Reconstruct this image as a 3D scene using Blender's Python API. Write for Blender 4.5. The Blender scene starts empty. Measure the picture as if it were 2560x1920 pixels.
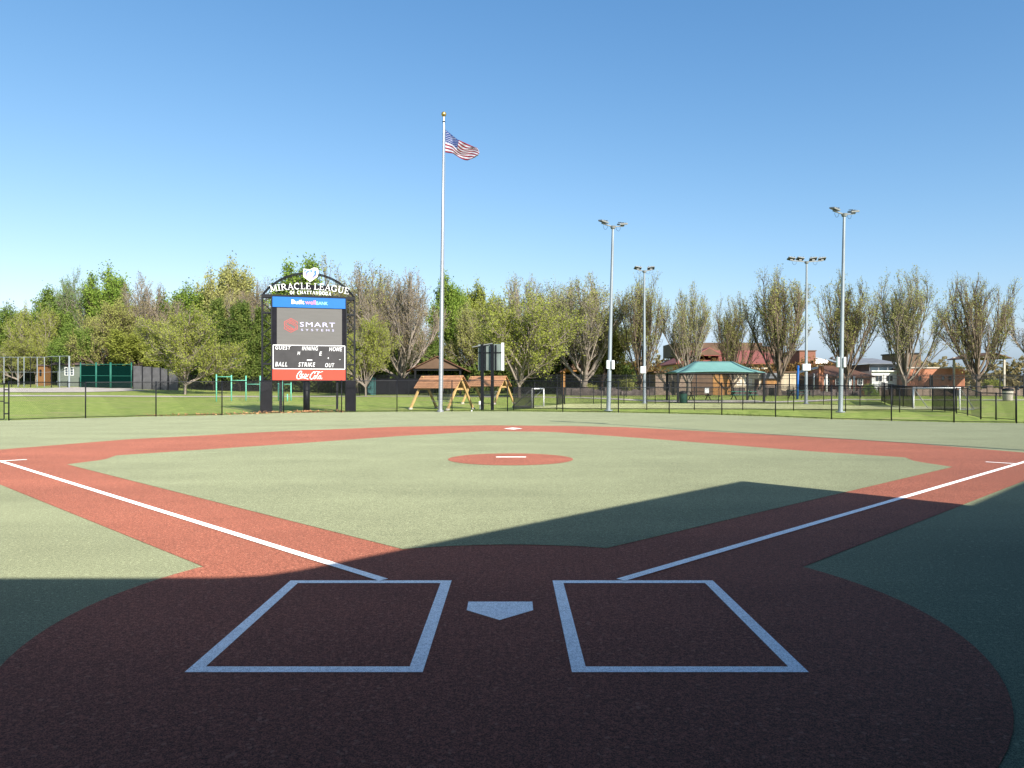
import bpy, math, random
import numpy as np
from mathutils import Vector, Matrix
R = math.radians
sc = bpy.context.scene
COL = sc.collection
# ------------------------------------------------------------------ camera, sky, sun
CAMH = 1.468; FPX = 1853.0; CX = 1280.0; HZ = 972.0
cam_d = bpy.data.cameras.new('camera'); cam = bpy.data.objects.new('camera', cam_d); COL.objects.link(cam)
cam.location = (0, 0, CAMH); cam.rotation_euler = (R(90), 0, 0)
cam_d.sensor_width = 36; cam_d.lens = FPX / 2560 * 36; cam_d.shift_y = (HZ - 960) / 2560
cam_d.clip_start = .05; cam_d.clip_end = 3000
sc.camera = cam
SUN_EL = 29.0; SD = (.535, -.845)
SUN_AZ = math.atan2(SD[0], SD[1])
w = bpy.data.worlds.new('World'); sc.world = w; w.use_nodes = True
nt = w.node_tree; nt.nodes.clear()
sky = nt.nodes.new('ShaderNodeTexSky'); sky.sky_type = 'NISHITA'; sky.sun_disc = False
sky.sun_elevation = R(SUN_EL); sky.sun_rotation = SUN_AZ
sky.air_density = .8; sky.dust_density = 2.0; sky.ozone_density = 4.0; sky.altitude = 200
bg = nt.nodes.new('ShaderNodeBackground'); bg.inputs[1].default_value = .10
ow = nt.nodes.new('ShaderNodeOutputWorld')
sp = nt.nodes.new('ShaderNodeSeparateColor'); cb_ = nt.nodes.new('ShaderNodeCombineColor'); nt.links.new(sky.outputs[0], sp.inputs[0])
chans = []
for i_, (k_, e_) in enumerate(((.84, 1.38), (1.02, 1.0), (1.32, .75))):     # camera-like colour response of the clear sky
    pw = nt.nodes.new('ShaderNodeMath'); pw.operation = 'POWER'; pw.inputs[1].default_value = e_
    ml = nt.nodes.new('ShaderNodeMath'); ml.operation = 'MULTIPLY'; ml.inputs[1].default_value = k_
    nt.links.new(sp.outputs[i_], pw.inputs[0]); nt.links.new(pw.outputs[0], ml.inputs[0]); chans.append(ml.outputs[0])
for i_, cap in ((0, .68), (1, .85)):
    cm = nt.nodes.new('ShaderNodeMath'); cm.operation = 'MULTIPLY'; cm.inputs[1].default_value = cap; nt.links.new(chans[2], cm.inputs[0])
    mn_ = nt.nodes.new('ShaderNodeMath'); mn_.operation = 'MINIMUM'; nt.links.new(cm.outputs[0], mn_.inputs[0]); nt.links.new(chans[i_], mn_.inputs[1]); nt.links.new(mn_.outputs[0], cb_.inputs[i_])
nt.links.new(chans[2], cb_.inputs[2])
nt.links.new(cb_.outputs[0], bg.inputs[0]); nt.links.new(bg.outputs[0], ow.inputs[0])
sl = bpy.data.lights.new('sun', 'SUN'); sl.energy = 3.9; sl.angle = R(.53); sl.color = (1, .93, .82)
so = bpy.data.objects.new('sun', sl); COL.objects.link(so)
d = Vector((SD[0] * math.cos(R(SUN_EL)), SD[1] * math.cos(R(SUN_EL)), math.sin(R(SUN_EL))))
so.rotation_euler = d.to_track_quat('Z', 'Y').to_euler()
so.location = (30, -40, 40)
sc.view_settings.view_transform = 'Standard'; sc.view_settings.look = 'None'
sc.view_settings.exposure = 1.25; sc.view_settings.gamma = 1
sc.cycles.max_bounces = 6; sc.cycles.transparent_max_bounces = 24
sc.cycles.diffuse_bounces = 3

# ------------------------------------------------------------------ helpers
def sstep(a, b, t):
    t = min(1, max(0, (t - a) / (b - a))); return t * t * (3 - 2 * t)
def g(x, y):
    z = .015 * min(max(0, y - 36), 90)
    z += sstep(20, 75, -x) * .021 * min(max(0, y - 55), 60)
    return z
def P(px, py):            # photo pixel -> point on the ground
    lo, hi = 1.0, 125.0
    s = (py - HZ) / FPX; k = (px - CX) / FPX
    f = lambda Y: CAMH - s * Y - g(k * Y, Y)
    if f(hi) > 0: Y = hi
    else:
        for _ in range(50):
            m = (lo + hi) / 2
            if f(m) > 0: lo = m
            else: hi = m
        Y = (lo + hi) / 2
    return Vector((k * Y, Y, g(k * Y, Y)))
def at(px, py, Y): return Vector(((px - CX) / FPX * Y, Y, CAMH - (py - HZ) / FPX * Y))
def D(dx, dy):            # flat field, coordinates on the 2212 px view
    s = CAMH / (dy - 840.0); return (( dx - 1106) * s, 1601 * s)

class MB:
    def __init__(s): s.v = []; s.f = []
    def add(s, vs, fs):
        o = len(s.v); s.v += [tuple(v) for v in vs]; s.f += [tuple(i + o for i in f) for f in fs]
    def box(s, c, d, rz=0, rx=0, ry=0):
        M = Matrix.Rotation(rz, 3, 'Z') @ Matrix.Rotation(ry, 3, 'Y') @ Matrix.Rotation(rx, 3, 'X')
        vs = [Vector(c) + M @ Vector((sx * d[0] / 2, sy * d[1] / 2, sz * d[2] / 2)) for sx in (-1, 1) for sy in (-1, 1) for sz in (-1, 1)]
        s.add(vs, [(0, 1, 3, 2), (4, 6, 7, 5), (0, 4, 5, 1), (2, 3, 7, 6), (0, 2, 6, 4), (1, 5, 7, 3)])
        return s
    def cyl(s, a, b, r0, r1=None, n=8, cap=True):
        a = Vector(a); b = Vector(b); r1 = r0 if r1 is None else r1
        d = (b - a); 
        if d.length < 1e-6: return s
        d.normalize(); u = d.orthogonal().normalized(); w_ = d.cross(u)
        vs = []
        for p, r in ((a, r0), (b, r1)):
            for i in range(n):
                t = 2 * math.pi * (i + .5) / n; vs.append(p + u * (r * math.cos(t)) + w_ * (r * math.sin(t)))
        fs = [(i, (i + 1) % n, n + (i + 1) % n, n + i) for i in range(n)]
        if cap: fs += [tuple(range(n - 1, -1, -1)), tuple(range(n, 2 * n))]
        s.add(vs, fs); return s
    def bar(s, a, b, w_, t):      # rectangular bar from a to b
        a = Vector(a); b = Vector(b); d = b - a; L = d.length; d.normalize()
        up = Vector((0, 0, 1)) if abs(d.z) < .98 else Vector((0, 1, 0))
        x = d.cross(up).normalized(); y = x.cross(d)
        vs = [p + x * (sx * w_ / 2) + y * (sy * t / 2) for p in (a, b) for sx, sy in ((-1, -1), (1, -1), (1, 1), (-1, 1))]
        s.add(vs, [(0, 3, 2, 1), (4, 5, 6, 7), (0, 1, 5, 4), (1, 2, 6, 5), (2, 3, 7, 6), (3, 0, 4, 7)]); return s
    def poly(s, pts, z0, z1):     # horizontal polygon extruded z0..z1
        n = len(pts)
        s.add([(p[0], p[1], z0) for p in pts] + [(p[0], p[1], z1) for p in pts],
              [tuple(range(n - 1, -1, -1)), tuple(range(n, 2 * n))] + [(i, (i + 1) % n, n + (i + 1) % n, n + i) for i in range(n)]); return s
    def plate(s, pts, y0, y1):    # polygon in x,z extruded along y
        n = len(pts)
        s.add([(p[0], y0, p[1]) for p in pts] + [(p[0], y1, p[1]) for p in pts],
              [tuple(range(n)), tuple(range(2 * n - 1, n - 1, -1))] + [(i, n + i, n + (i + 1) % n, (i + 1) % n) for i in range(n)]); return s
    def stroke(s, pts, wd, y0, y1):   # ribbon of width wd along a polyline in x,z
        for i in range(len(pts) - 1):
            a = Vector(pts[i]); b = Vector(pts[i + 1]); d = b - a
            if d.length < 1e-6: continue
            d.normalize(); e = wd * .25
            if len(pts) > 2: a = a - d * (e if i > 0 else 0); b = b + d * (e if i < len(pts) - 2 else 0)
            n = Vector((-d.y, d.x)) * wd / 2
            dy = .0004 * (i % 3)
            s.plate([a - n, b - n, b + n, a + n], y0 - dy, y1 - dy)
        return s
    def ball(s, c, r, n=12, m=8, sq=(1, 1, 1)):
        vs = []; fs = []
        for j in range(m + 1):
            th = math.pi * j / m
            for i in range(n):
                ph = 2 * math.pi * i / n
                vs.append((c[0] + r * sq[0] * math.sin(th) * math.cos(ph), c[1] + r * sq[1] * math.sin(th) * math.sin(ph), c[2] + r * sq[2] * math.cos(th)))
        for j in range(m):
            for i in range(n):
                fs.append((j * n + i, (j + 1) * n + i, (j + 1) * n + (i + 1) % n, j * n + (i + 1) % n))
        s.add(vs, fs); return s
    def lathe(s, c, prof, n=16):
        vs = [(c[0] + r * math.cos(2 * math.pi * i / n), c[1] + r * math.sin(2 * math.pi * i / n), c[2] + z) for r, z in prof for i in range(n)]
        fs = [(j * n + i, j * n + (i + 1) % n, (j + 1) * n + (i + 1) % n, (j + 1) * n + i) for j in range(len(prof) - 1) for i in range(n)]
        fs += [tuple(range(n - 1, -1, -1)), tuple((len(prof) - 1) * n + i for i in range(n))]
        s.add(vs, fs); return s
    def build(s, name, m, parent=None, smooth=False, bevel=0):
        me = bpy.data.meshes.new(name); me.from_pydata(s.v, [], s.f); me.update()
        if smooth: me.polygons.foreach_set('use_smooth', [True] * len(me.polygons))
        me.materials.append(m)
        o = bpy.data.objects.new(name, me); COL.objects.link(o)
        if parent: o.parent = parent
        if bevel:
            b = o.modifiers.new('bevel', 'BEVEL'); b.width = bevel; b.segments = 2; b.limit_method = 'ANGLE'
        return o
def tag(o, label, cat, group=None):
    o['label'] = label; o['category'] = cat
    if group: o['group'] = group
    return o
def thing(name, label, cat, loc=(0, 0, 0), rz=0, group=None):
    o = bpy.data.objects.new(name, None); COL.objects.link(o); o.location = loc; o.rotation_euler = (0, 0, rz)
    o.empty_display_size = .3
    return tag(o, label, cat, group)
def struct(o): o['kind'] = 'structure'; return o
def copy_tree(o, parent=None):
    c = o.copy(); COL.objects.link(c); c.parent = parent
    for ch in list(o.children): copy_tree(ch, c)
    return c

def mat(name, col, rough=.8, var=0., scale=5., col2=None, bump=0., bscale=None, metal=0., spec=.3, detail=4, emit=0, stretch=None):
    m = bpy.data.materials.new(name); m.use_nodes = True; n = m.node_tree; b = n.nodes['Principled BSDF']
    b.inputs['Base Color'].default_value = (*col, 1); b.inputs['Roughness'].default_value = rough
    b.inputs['Metallic'].default_value = metal; b.inputs['Specular IOR Level'].default_value = spec
    tc = n.nodes.new('ShaderNodeTexCoord')
    vec = tc.outputs['Object']
    if stretch:
        mp = n.nodes.new('ShaderNodeMapping'); mp.inputs['Scale'].default_value = stretch; n.links.new(vec, mp.inputs[0]); vec = mp.outputs[0]
    if var or col2:
        tx = n.nodes.new('ShaderNodeTexNoise'); tx.inputs['Scale'].default_value = scale; tx.inputs['Detail'].default_value = detail
        n.links.new(vec, tx.inputs['Vector'])
        rp = n.nodes.new('ShaderNodeValToRGB'); rp.color_ramp.elements[0].position = .3; rp.color_ramp.elements[1].position = .7
        c2 = col2 or tuple(min(1, c * (1 + var)) for c in col); c1 = col if col2 else tuple(c * (1 - var) for c in col)
        rp.color_ramp.elements[0].color = (*c1, 1); rp.color_ramp.elements[1].color = (*c2, 1)
        n.links.new(tx.outputs[0], rp.inputs[0]); n.links.new(rp.outputs[0], b.inputs['Base Color'])
    if bump:
        t2 = n.nodes.new('ShaderNodeTexNoise'); t2.inputs['Scale'].default_value = bscale or scale * 4; t2.inputs['Detail'].default_value = 3
        n.links.new(vec, t2.inputs['Vector'])
        bp = n.nodes.new('ShaderNodeBump'); bp.inputs['Strength'].default_value = bump; bp.inputs['Distance'].default_value = .02
        n.links.new(t2.outputs[0], bp.inputs['Height']); n.links.new(bp.outputs[0], b.inputs['Normal'])
    if emit: b.inputs['Emission Color'].default_value = (*col, 1); b.inputs['Emission Strength'].default_value = emit
    return m

def rubber(name, c, grain=.35, blot=.1, tint=(1, 1, 1)):
    """poured rubber granulate: fine coloured grains, soft wear patches, sweep streaks"""
    m = bpy.data.materials.new(name); m.use_nodes = True; n = m.node_tree; b = n.nodes['Principled BSDF']
    N = n.nodes.new; L = n.links.new
    tc = N('ShaderNodeTexCoord')
    def noise(sc_, det=2, rough=.5, stretch=None):
        t = N('ShaderNodeTexNoise'); t.inputs['Scale'].default_value = sc_; t.inputs['Detail'].default_value = det; t.inputs['Roughness'].default_value = rough
        if stretch:
            mp = N('ShaderNodeMapping'); mp.inputs['Scale'].default_value = stretch; L(tc.outputs['Object'], mp.inputs[0]); L(mp.outputs[0], t.inputs['Vector'])
        else: L(tc.outputs['Object'], t.inputs['Vector'])
        return t.outputs[0]
    def rng(src, lo, hi, a, b_):
        r = N('ShaderNodeMapRange'); r.inputs[1].default_value = lo; r.inputs[2].default_value = hi; r.inputs[3].default_value = a; r.inputs[4].default_value = b_
        L(src, r.inputs[0]); return r.outputs[0]
    def mul(a, b_):
        q = N('ShaderNodeMath'); q.operation = 'MULTIPLY'; L(a, q.inputs[0]); L(b_, q.inputs[1]); return q.outputs[0]
    f1 = rng(noise(150, 3, .8), .38, .62, 1 - grain * 1.5, 1 + grain * 2.0)
    f2 = rng(noise(38, 3, .7), .38, .62, 1 - grain * .5, 1 + grain * .5)
    f3 = rng(noise(.55, 5, .6), .3, .7, 1 - blot, 1 + blot)
    f4 = rng(noise(.5, 4, .6, (.16, 1.6, 1)), .35, .65, 1 - blot * .7, 1 + blot * .7)
    f5 = rng(noise(.9, 6, .65, (.5, 1, 1)), .62, .76, 1, .80)
    f = mul(mul(mul(f1, f2), mul(f3, f4)), f5)
    vm = N('ShaderNodeVectorMath'); vm.operation = 'SCALE'; vm.inputs[0].default_value = c
    L(f, vm.inputs['Scale'])
    # odd pale grains
    v = N('ShaderNodeTexVoronoi'); v.inputs['Scale'].default_value = 60; L(tc.outputs['Object'], v.inputs['Vector'])
    sep = N('ShaderNodeSeparateColor'); L(v.outputs['Color'], sep.inputs[0])
    pale = rng(sep.outputs[0], .965, .99, 0, .8)
    mx = N('ShaderNodeMix'); mx.data_type = 'RGBA'; L(pale, mx.inputs[0]); L(vm.outputs[0], mx.inputs[6])
    mx.inputs[7].default_value = (min(1, c[0] * 1.6 + .05), min(1, c[1] * 1.6 + .05), min(1, c[2] * 1.5 + .04), 1)
    L(mx.outputs[2], b.inputs['Base Color'])
    b.inputs['Roughness'].default_value = .9; b.inputs['Specular IOR Level'].default_value = .15
    b.inputs['Diffuse Roughness'].default_value = 1.0
    b.inputs['Sheen Weight'].default_value = .025; b.inputs['Sheen Roughness'].default_value = .5; b.inputs['Sheen Tint'].default_value = (1, .93, .8, 1)
    bp = N('ShaderNodeBump'); bp.inputs['Strength'].default_value = .8; bp.inputs['Distance'].default_value = .006
    L(noise(120, 3, .7), bp.inputs['Height']); L(bp.outputs[0], b.inputs['Normal'])
    return m

M = {}
M['turf_green'] = rubber('turf_green', (.146, .160, .095), grain=.42)
M['turf_red'] = rubber('turf_red', (.190, .063, .040), grain=.50)
M['turf_white'] = rubber('turf_white', (.86, .85, .84), grain=.22, blot=.03)
M['court'] = rubber('court', (.24, .25, .12), grain=.2)
M['black'] = mat('black_metal', (.008, .009, .012), .5, .2, 8, spec=.2)
M['wire'] = mat('black_wire', (.012, .013, .014), .5)
M['pad'] = mat('black_panel', (.008, .008, .012), .7, .25, 3, spec=.12)
M['pole'] = mat('galvanised_pole', (.25, .285, .31), .5, .15, 2.5, stretch=(1, 1, .3), metal=.3)
M['alu'] = mat('brushed_aluminium', (.42, .43, .44), .36, .15, 3, stretch=(1, 1, 6), metal=.7)
M['gold'] = mat('gold_ball', (.55, .38, .14), .3, metal=.8)
M['white'] = mat('white_paint', (.78, .79, .78), .5, .05, 4)
M['lamp'] = mat('lamp_casing', (.20, .21, .21), .5, .1, 6)
M['glass'] = mat('lamp_glass', (.03, .03, .035), .15, spec=.6)
M['wood'] = mat('yellow_timber', (.44, .29, .12), .7, .2, 6, stretch=(1, 1, .3))
M['wood_roof'] = None
M['concrete'] = mat('concrete', (.42, .38, .33), .9, .12, 2, bump=.3)
M['path'] = mat('path_concrete', (.50, .44, .39), .9, .1, .8)
M['mint'] = mat('mint_paint', (.13, .46, .33), .5, .1, 5)

# ------------------------------------------------------------------ ground
def grass_mat():
    m = bpy.data.materials.new('grass'); m.use_nodes = True; n = m.node_tree; b = n.nodes['Principled BSDF']; N = n.nodes.new; L = n.links.new
    tc = N('ShaderNodeTexCoord')
    def noise(s, d=4, st=None):
        t = N('ShaderNodeTexNoise'); t.inputs['Scale'].default_value = s; t.inputs['Detail'].default_value = d
        mp = N('ShaderNodeMapping'); mp.inputs['Scale'].default_value = st or (1, 1, 1); L(tc.outputs['Object'], mp.inputs[0]); L(mp.outputs[0], t.inputs['Vector'])
        return t.outputs[0]
    r = N('ShaderNodeValToRGB'); e = r.color_ramp.elements
    e[0].position = .3; e[0].color = (.17, .235, .045, 1); e[1].position = .66; e[1].color = (.36, .40, .11, 1)
    x = e.new(.48); x.color = (.25, .32, .07, 1)
    L(noise(2.2, 8), r.inputs[0])
    r2 = N('ShaderNodeValToRGB'); r2.color_ramp.elements[0].position = .56; r2.color_ramp.elements[1].position = .70
    L(noise(.35, 6, (.5, 1.6, 1)), r2.inputs[0])
    mx = N('ShaderNodeMix'); mx.data_type = 'RGBA'; L(r2.outputs[0], mx.inputs[0]); L(r.outputs[0], mx.inputs[6]); mx.inputs[7].default_value = (.36, .32, .15, 1)
    L(mx.outputs[2], b.inputs['Base Color']); b.inputs['Roughness'].default_value = .9; b.inputs['Specular IOR Level'].default_value = .1
    bp = N('ShaderNodeBump'); bp.inputs['Strength'].default_value = .8; bp.inputs['Distance'].default_value = .06
    L(noise(22, 4), bp.inputs['Height']); L(bp.outputs[0], b.inputs['Normal'])
    return m
M['grass'] = grass_mat()
xs = [-1500, -700, -400, -250, -180] + list(range(-140, 141, 7)) + [180, 250, 400, 700, 1500]
ys = [-900, -300, -100, -50] + list(range(-20, 34, 6)) + list(range(36, 130, 3)) + [140, 160, 200, 300, 600, 1200, 2200]
mb = MB()
mb.v = [(x, y, g(x, y) - .03) for y in ys for x in xs]
nx = len(xs); mb.f = [(j * nx + i, j * nx + i + 1, (j + 1) * nx + i + 1, (j + 1) * nx + i) for j in range(len(ys) - 1) for i in range(nx - 1)]
struct(mb.build('grass_ground', M['grass'], smooth=True))

# outfield fence line: (px, base py, top py)
FL = [(-560, 1068, 948), (-330, 1060, 950), (-120, 1054, 953), (22, 1051, 954), (214, 1045, 955), (390, 1041, 954), (555, 1038, 953), (709, 1032.5, 951.5), (854, 1031, 951), (992.5, 1029.3, 951), (1130, 1028.7, 951), (1269, 1028.5, 951), (1407, 1030, 952),
      (1546, 1031.5, 953.5), (1673, 1034, 955), (1804.6, 1037.5, 957), (1939, 1042, 960.5), (2079, 1048, 963), (2228.5, 1052, 964.5), (2385, 1056, 965.6), (2541, 1058, 966), (2760, 1062, 966), (3000, 1066, 966)]
fpts = []
for px, b_, t_ in FL:
    p = P(px, b_); fpts.append((p.x, p.y, p.z, at(px, t_, p.y).z))
# turf sheet follows the ground up to the fence line
xc = sorted([p[0] for p in fpts] + [-36, -24.0, -5.0, 5.0, 24.0, 34])
def fenceY(x): return float(np.interp(x, [p[0] for p in fpts], [p[1] for p in fpts]))
mb = MB(); rows = [-24, 0, 10, 20, 30]
nr = 12
for x in xc:
    fy = fenceY(x) + .12
    for j in range(nr):
        y = rows[j] if j < 5 else 30 + (fy - 30) * (j - 4) / (nr - 5)
        if fy < 30.5: y = -24 + (fy + 24) * j / (nr - 1)
        mb.v.append((x, y, g(x, y)))
for i in range(len(xc) - 1):
    for j in range(nr - 1):
        mb.f.append((i * nr + j, (i + 1) * nr + j, (i + 1) * nr + j + 1, i * nr + j + 1))
struct(mb.build('field_turf', M['turf_green']))

def sheet(name, pts, z, m):
    mb = MB(); mb.v = [(p[0], p[1], z) for p in pts]; mb.f = [tuple(range(len(pts)))]
    me = bpy.data.meshes.new(name); me.from_pydata(mb.v, [], mb.f); me.update()
    if me.polygons[0].normal.z < 0: me.flip_normals()
    me.materials.append(m); o = bpy.data.objects.new(name, me); COL.objects.link(o); return struct(o)
# red clay-coloured running area
hc = (-.08, 4.84); hr = 2.78
def arc(c, r, a0, a1, n=24): return [(c[0] + r * math.cos(R(a0 + (a1 - a0) * i / n)), c[1] + r * math.sin(R(a0 + (a1 - a0) * i / n))) for i in range(n + 1)]
aR = math.degrees(math.atan2(6.09 - hc[1], 2.385 - hc[0])); aL = math.degrees(math.atan2(6.10 - hc[1], -2.52 - hc[0]))
outer = [D(440, 1225)] + [(-5.2, 8.74), D(0, 1047), (-10.2, 13.72), (-11.6, 14.1), (-12.7, 15.2), (-12.9, 16.6), D(0, 971.6)]
outer += [D(*p) for p in ((273, 949.6), (605, 932), (864, 922), (1050, 919), (1225, 920.5), (1348, 923), (1728, 942.6), (1957, 957), (2212, 978))]
outer += [(13.0, 16.0), (12.7, 14.5), (11.6, 13.7), (9.9, 13.5), D(2211, 1040), D(2072, 1094), D(1733, 1226)]
outer += [(hc[0] + hr * math.cos(R(a)), hc[1] + hr * math.sin(R(a)) ) for a in np.linspace(aR - 1, aL - 359, 60)]
sheet('running_track', outer, .004, M['turf_red'])
inner = [D(*p) for p in ((145, 1004), (191, 998), (212, 995.5), (230, 992), (251.6, 984.6), (424, 973), (605, 961), (864, 942.5), (1046, 932), (1110, 932.6), (1166, 933), (1199, 934), (1400, 948), (1728, 974), (1955, 989), (1973, 996), (1994, 1000), (2058, 1009.5), (1310, 1186))]
inner += [D(*p) for p in ((1255, 1182), (1200, 1180), (1145, 1178.3), (1090, 1178), (1035, 1179), (980, 1181), (925, 1184), (870, 1188))]
sheet('infield_turf', inner, .008, M['turf_green'])
sheet('pitching_circle', arc((-.03, 15.42), 1.30, 0, 352, 45), .012, M['turf_red'])
sheet('pitching_plate', [(-.34, 15.74), (.30, 15.74), (.30, 15.86), (-.34, 15.86)], .016, M['turf_white'])
sheet('second_base', [(.04, 26.75), (.38, 27.25), (.04, 27.75), (-.30, 27.25)], .008, M['turf_white'])
sheet('home_plate', [(-.299, 5.087), (.14, 5.087), (.14, 4.89), (-.078, 4.68), (-.299, 4.89)], .008, M['turf_white'])
def ring(name, x0, x1, y0, y1, wd, z):
    v = [(x0, y0, z), (x1, y0, z), (x1, y1, z), (x0, y1, z), (x0 + wd, y0 + wd, z), (x1 - wd, y0 + wd, z), (x1 - wd, y1 - wd, z), (x0 + wd, y1 - wd, z)]
    f = [(0, 1, 5, 4), (1, 2, 6, 5), (2, 3, 7, 6), (3, 0, 4, 7)]
    m_ = MB(); m_.v = v; m_.f = f; return struct(m_.build(name, M['turf_white']))
ring('batters_box_line', -1.688, -.46, 3.82, 5.65, .078, .008)
ring('batters_box_line', .309, 1.530, 3.82, 5.65, .078, .008)
def line(name, a, b, wd, z=.010):
    a = Vector(a); b = Vector(b); n = (b - a).normalized(); n = Vector((-n.y, n.x)) * wd / 2
    return sheet(name, [a - n, b - n, b + n, a + n], z, M['turf_white'])
line('foul_line', (-.98, 5.655), (-10.36, 14.99), .085, .0121)
line('foul_line', (.83, 5.655), (10.7, 15.25), .085, .0121)
line('base_mark', (-10.33, 14.95), (-10.0, 15.28), .085, .0125)
line('base_mark', (9.82, 14.42), (9.45, 14.79), .085, .0125)
# second court turf
cp = [P(1300, 1020.5), P(1420, 1010), P(1700, 1009), P(2000, 1010), P(2230, 1014), P(2470, 1018.5), P(2440, 1023), P(2150, 1023.5), P(1700, 1021.5), P(1480, 1021)]
mb = MB(); mb.v = [(p.x, p.y, g(p.x, p.y) + .01) for p in cp]; mb.f = [tuple(range(len(cp)))]
struct(mb.build('court_turf', M['court']))
def strip(name, pts, wd, m, dz=.012, steps=10):
    mb = MB(); c = []
    for i in range(len(pts) - 1):
        for k in range(steps): c.append(Vector(pts[i]).lerp(Vector(pts[i + 1]), k / steps))
    c.append(Vector(pts[-1]))
    for i, p in enumerate(c):
        d_ = (c[min(i + 1, len(c) - 1)] - c[max(i - 1, 0)]); n = Vector((-d_.y, d_.x)).normalized() * (wd if not callable(wd) else wd(p)) / 2
        for q in (Vector((p.x, p.y)) - n, Vector((p.x, p.y)) + n): mb.v.append((q.x, q.y, g(q.x, q.y) + dz))
    mb.f = [(2 * i, 2 * i + 2, 2 * i + 3, 2 * i + 1) for i in range(len(c) - 1)]
    return struct(mb.build(name, m))
strip('path', [P(-250, 988), P(0, 989), P(200, 989.5), P(460, 991.5), P(700, 991), P(900, 991), P(1100, 990.5), P(1300, 992), P(1450, 994), P(1550, 998), P(1650, 1003.5), P(1760, 1005.5), P(1920, 1005.5), P(2007, 1003), P(2100, 999), P(2210, 999), P(2400, 1000), P(2700, 1000)], lambda p: 1.9 if p.x > -18 else 3.2, M['path'])
strip('path', [P(-200, 974), P(0, 975), P(150, 976), P(280, 972), P(420, 970.5)], lambda p: 13 if p.x < -52 else 3.0, M['path'], .02)

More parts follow.
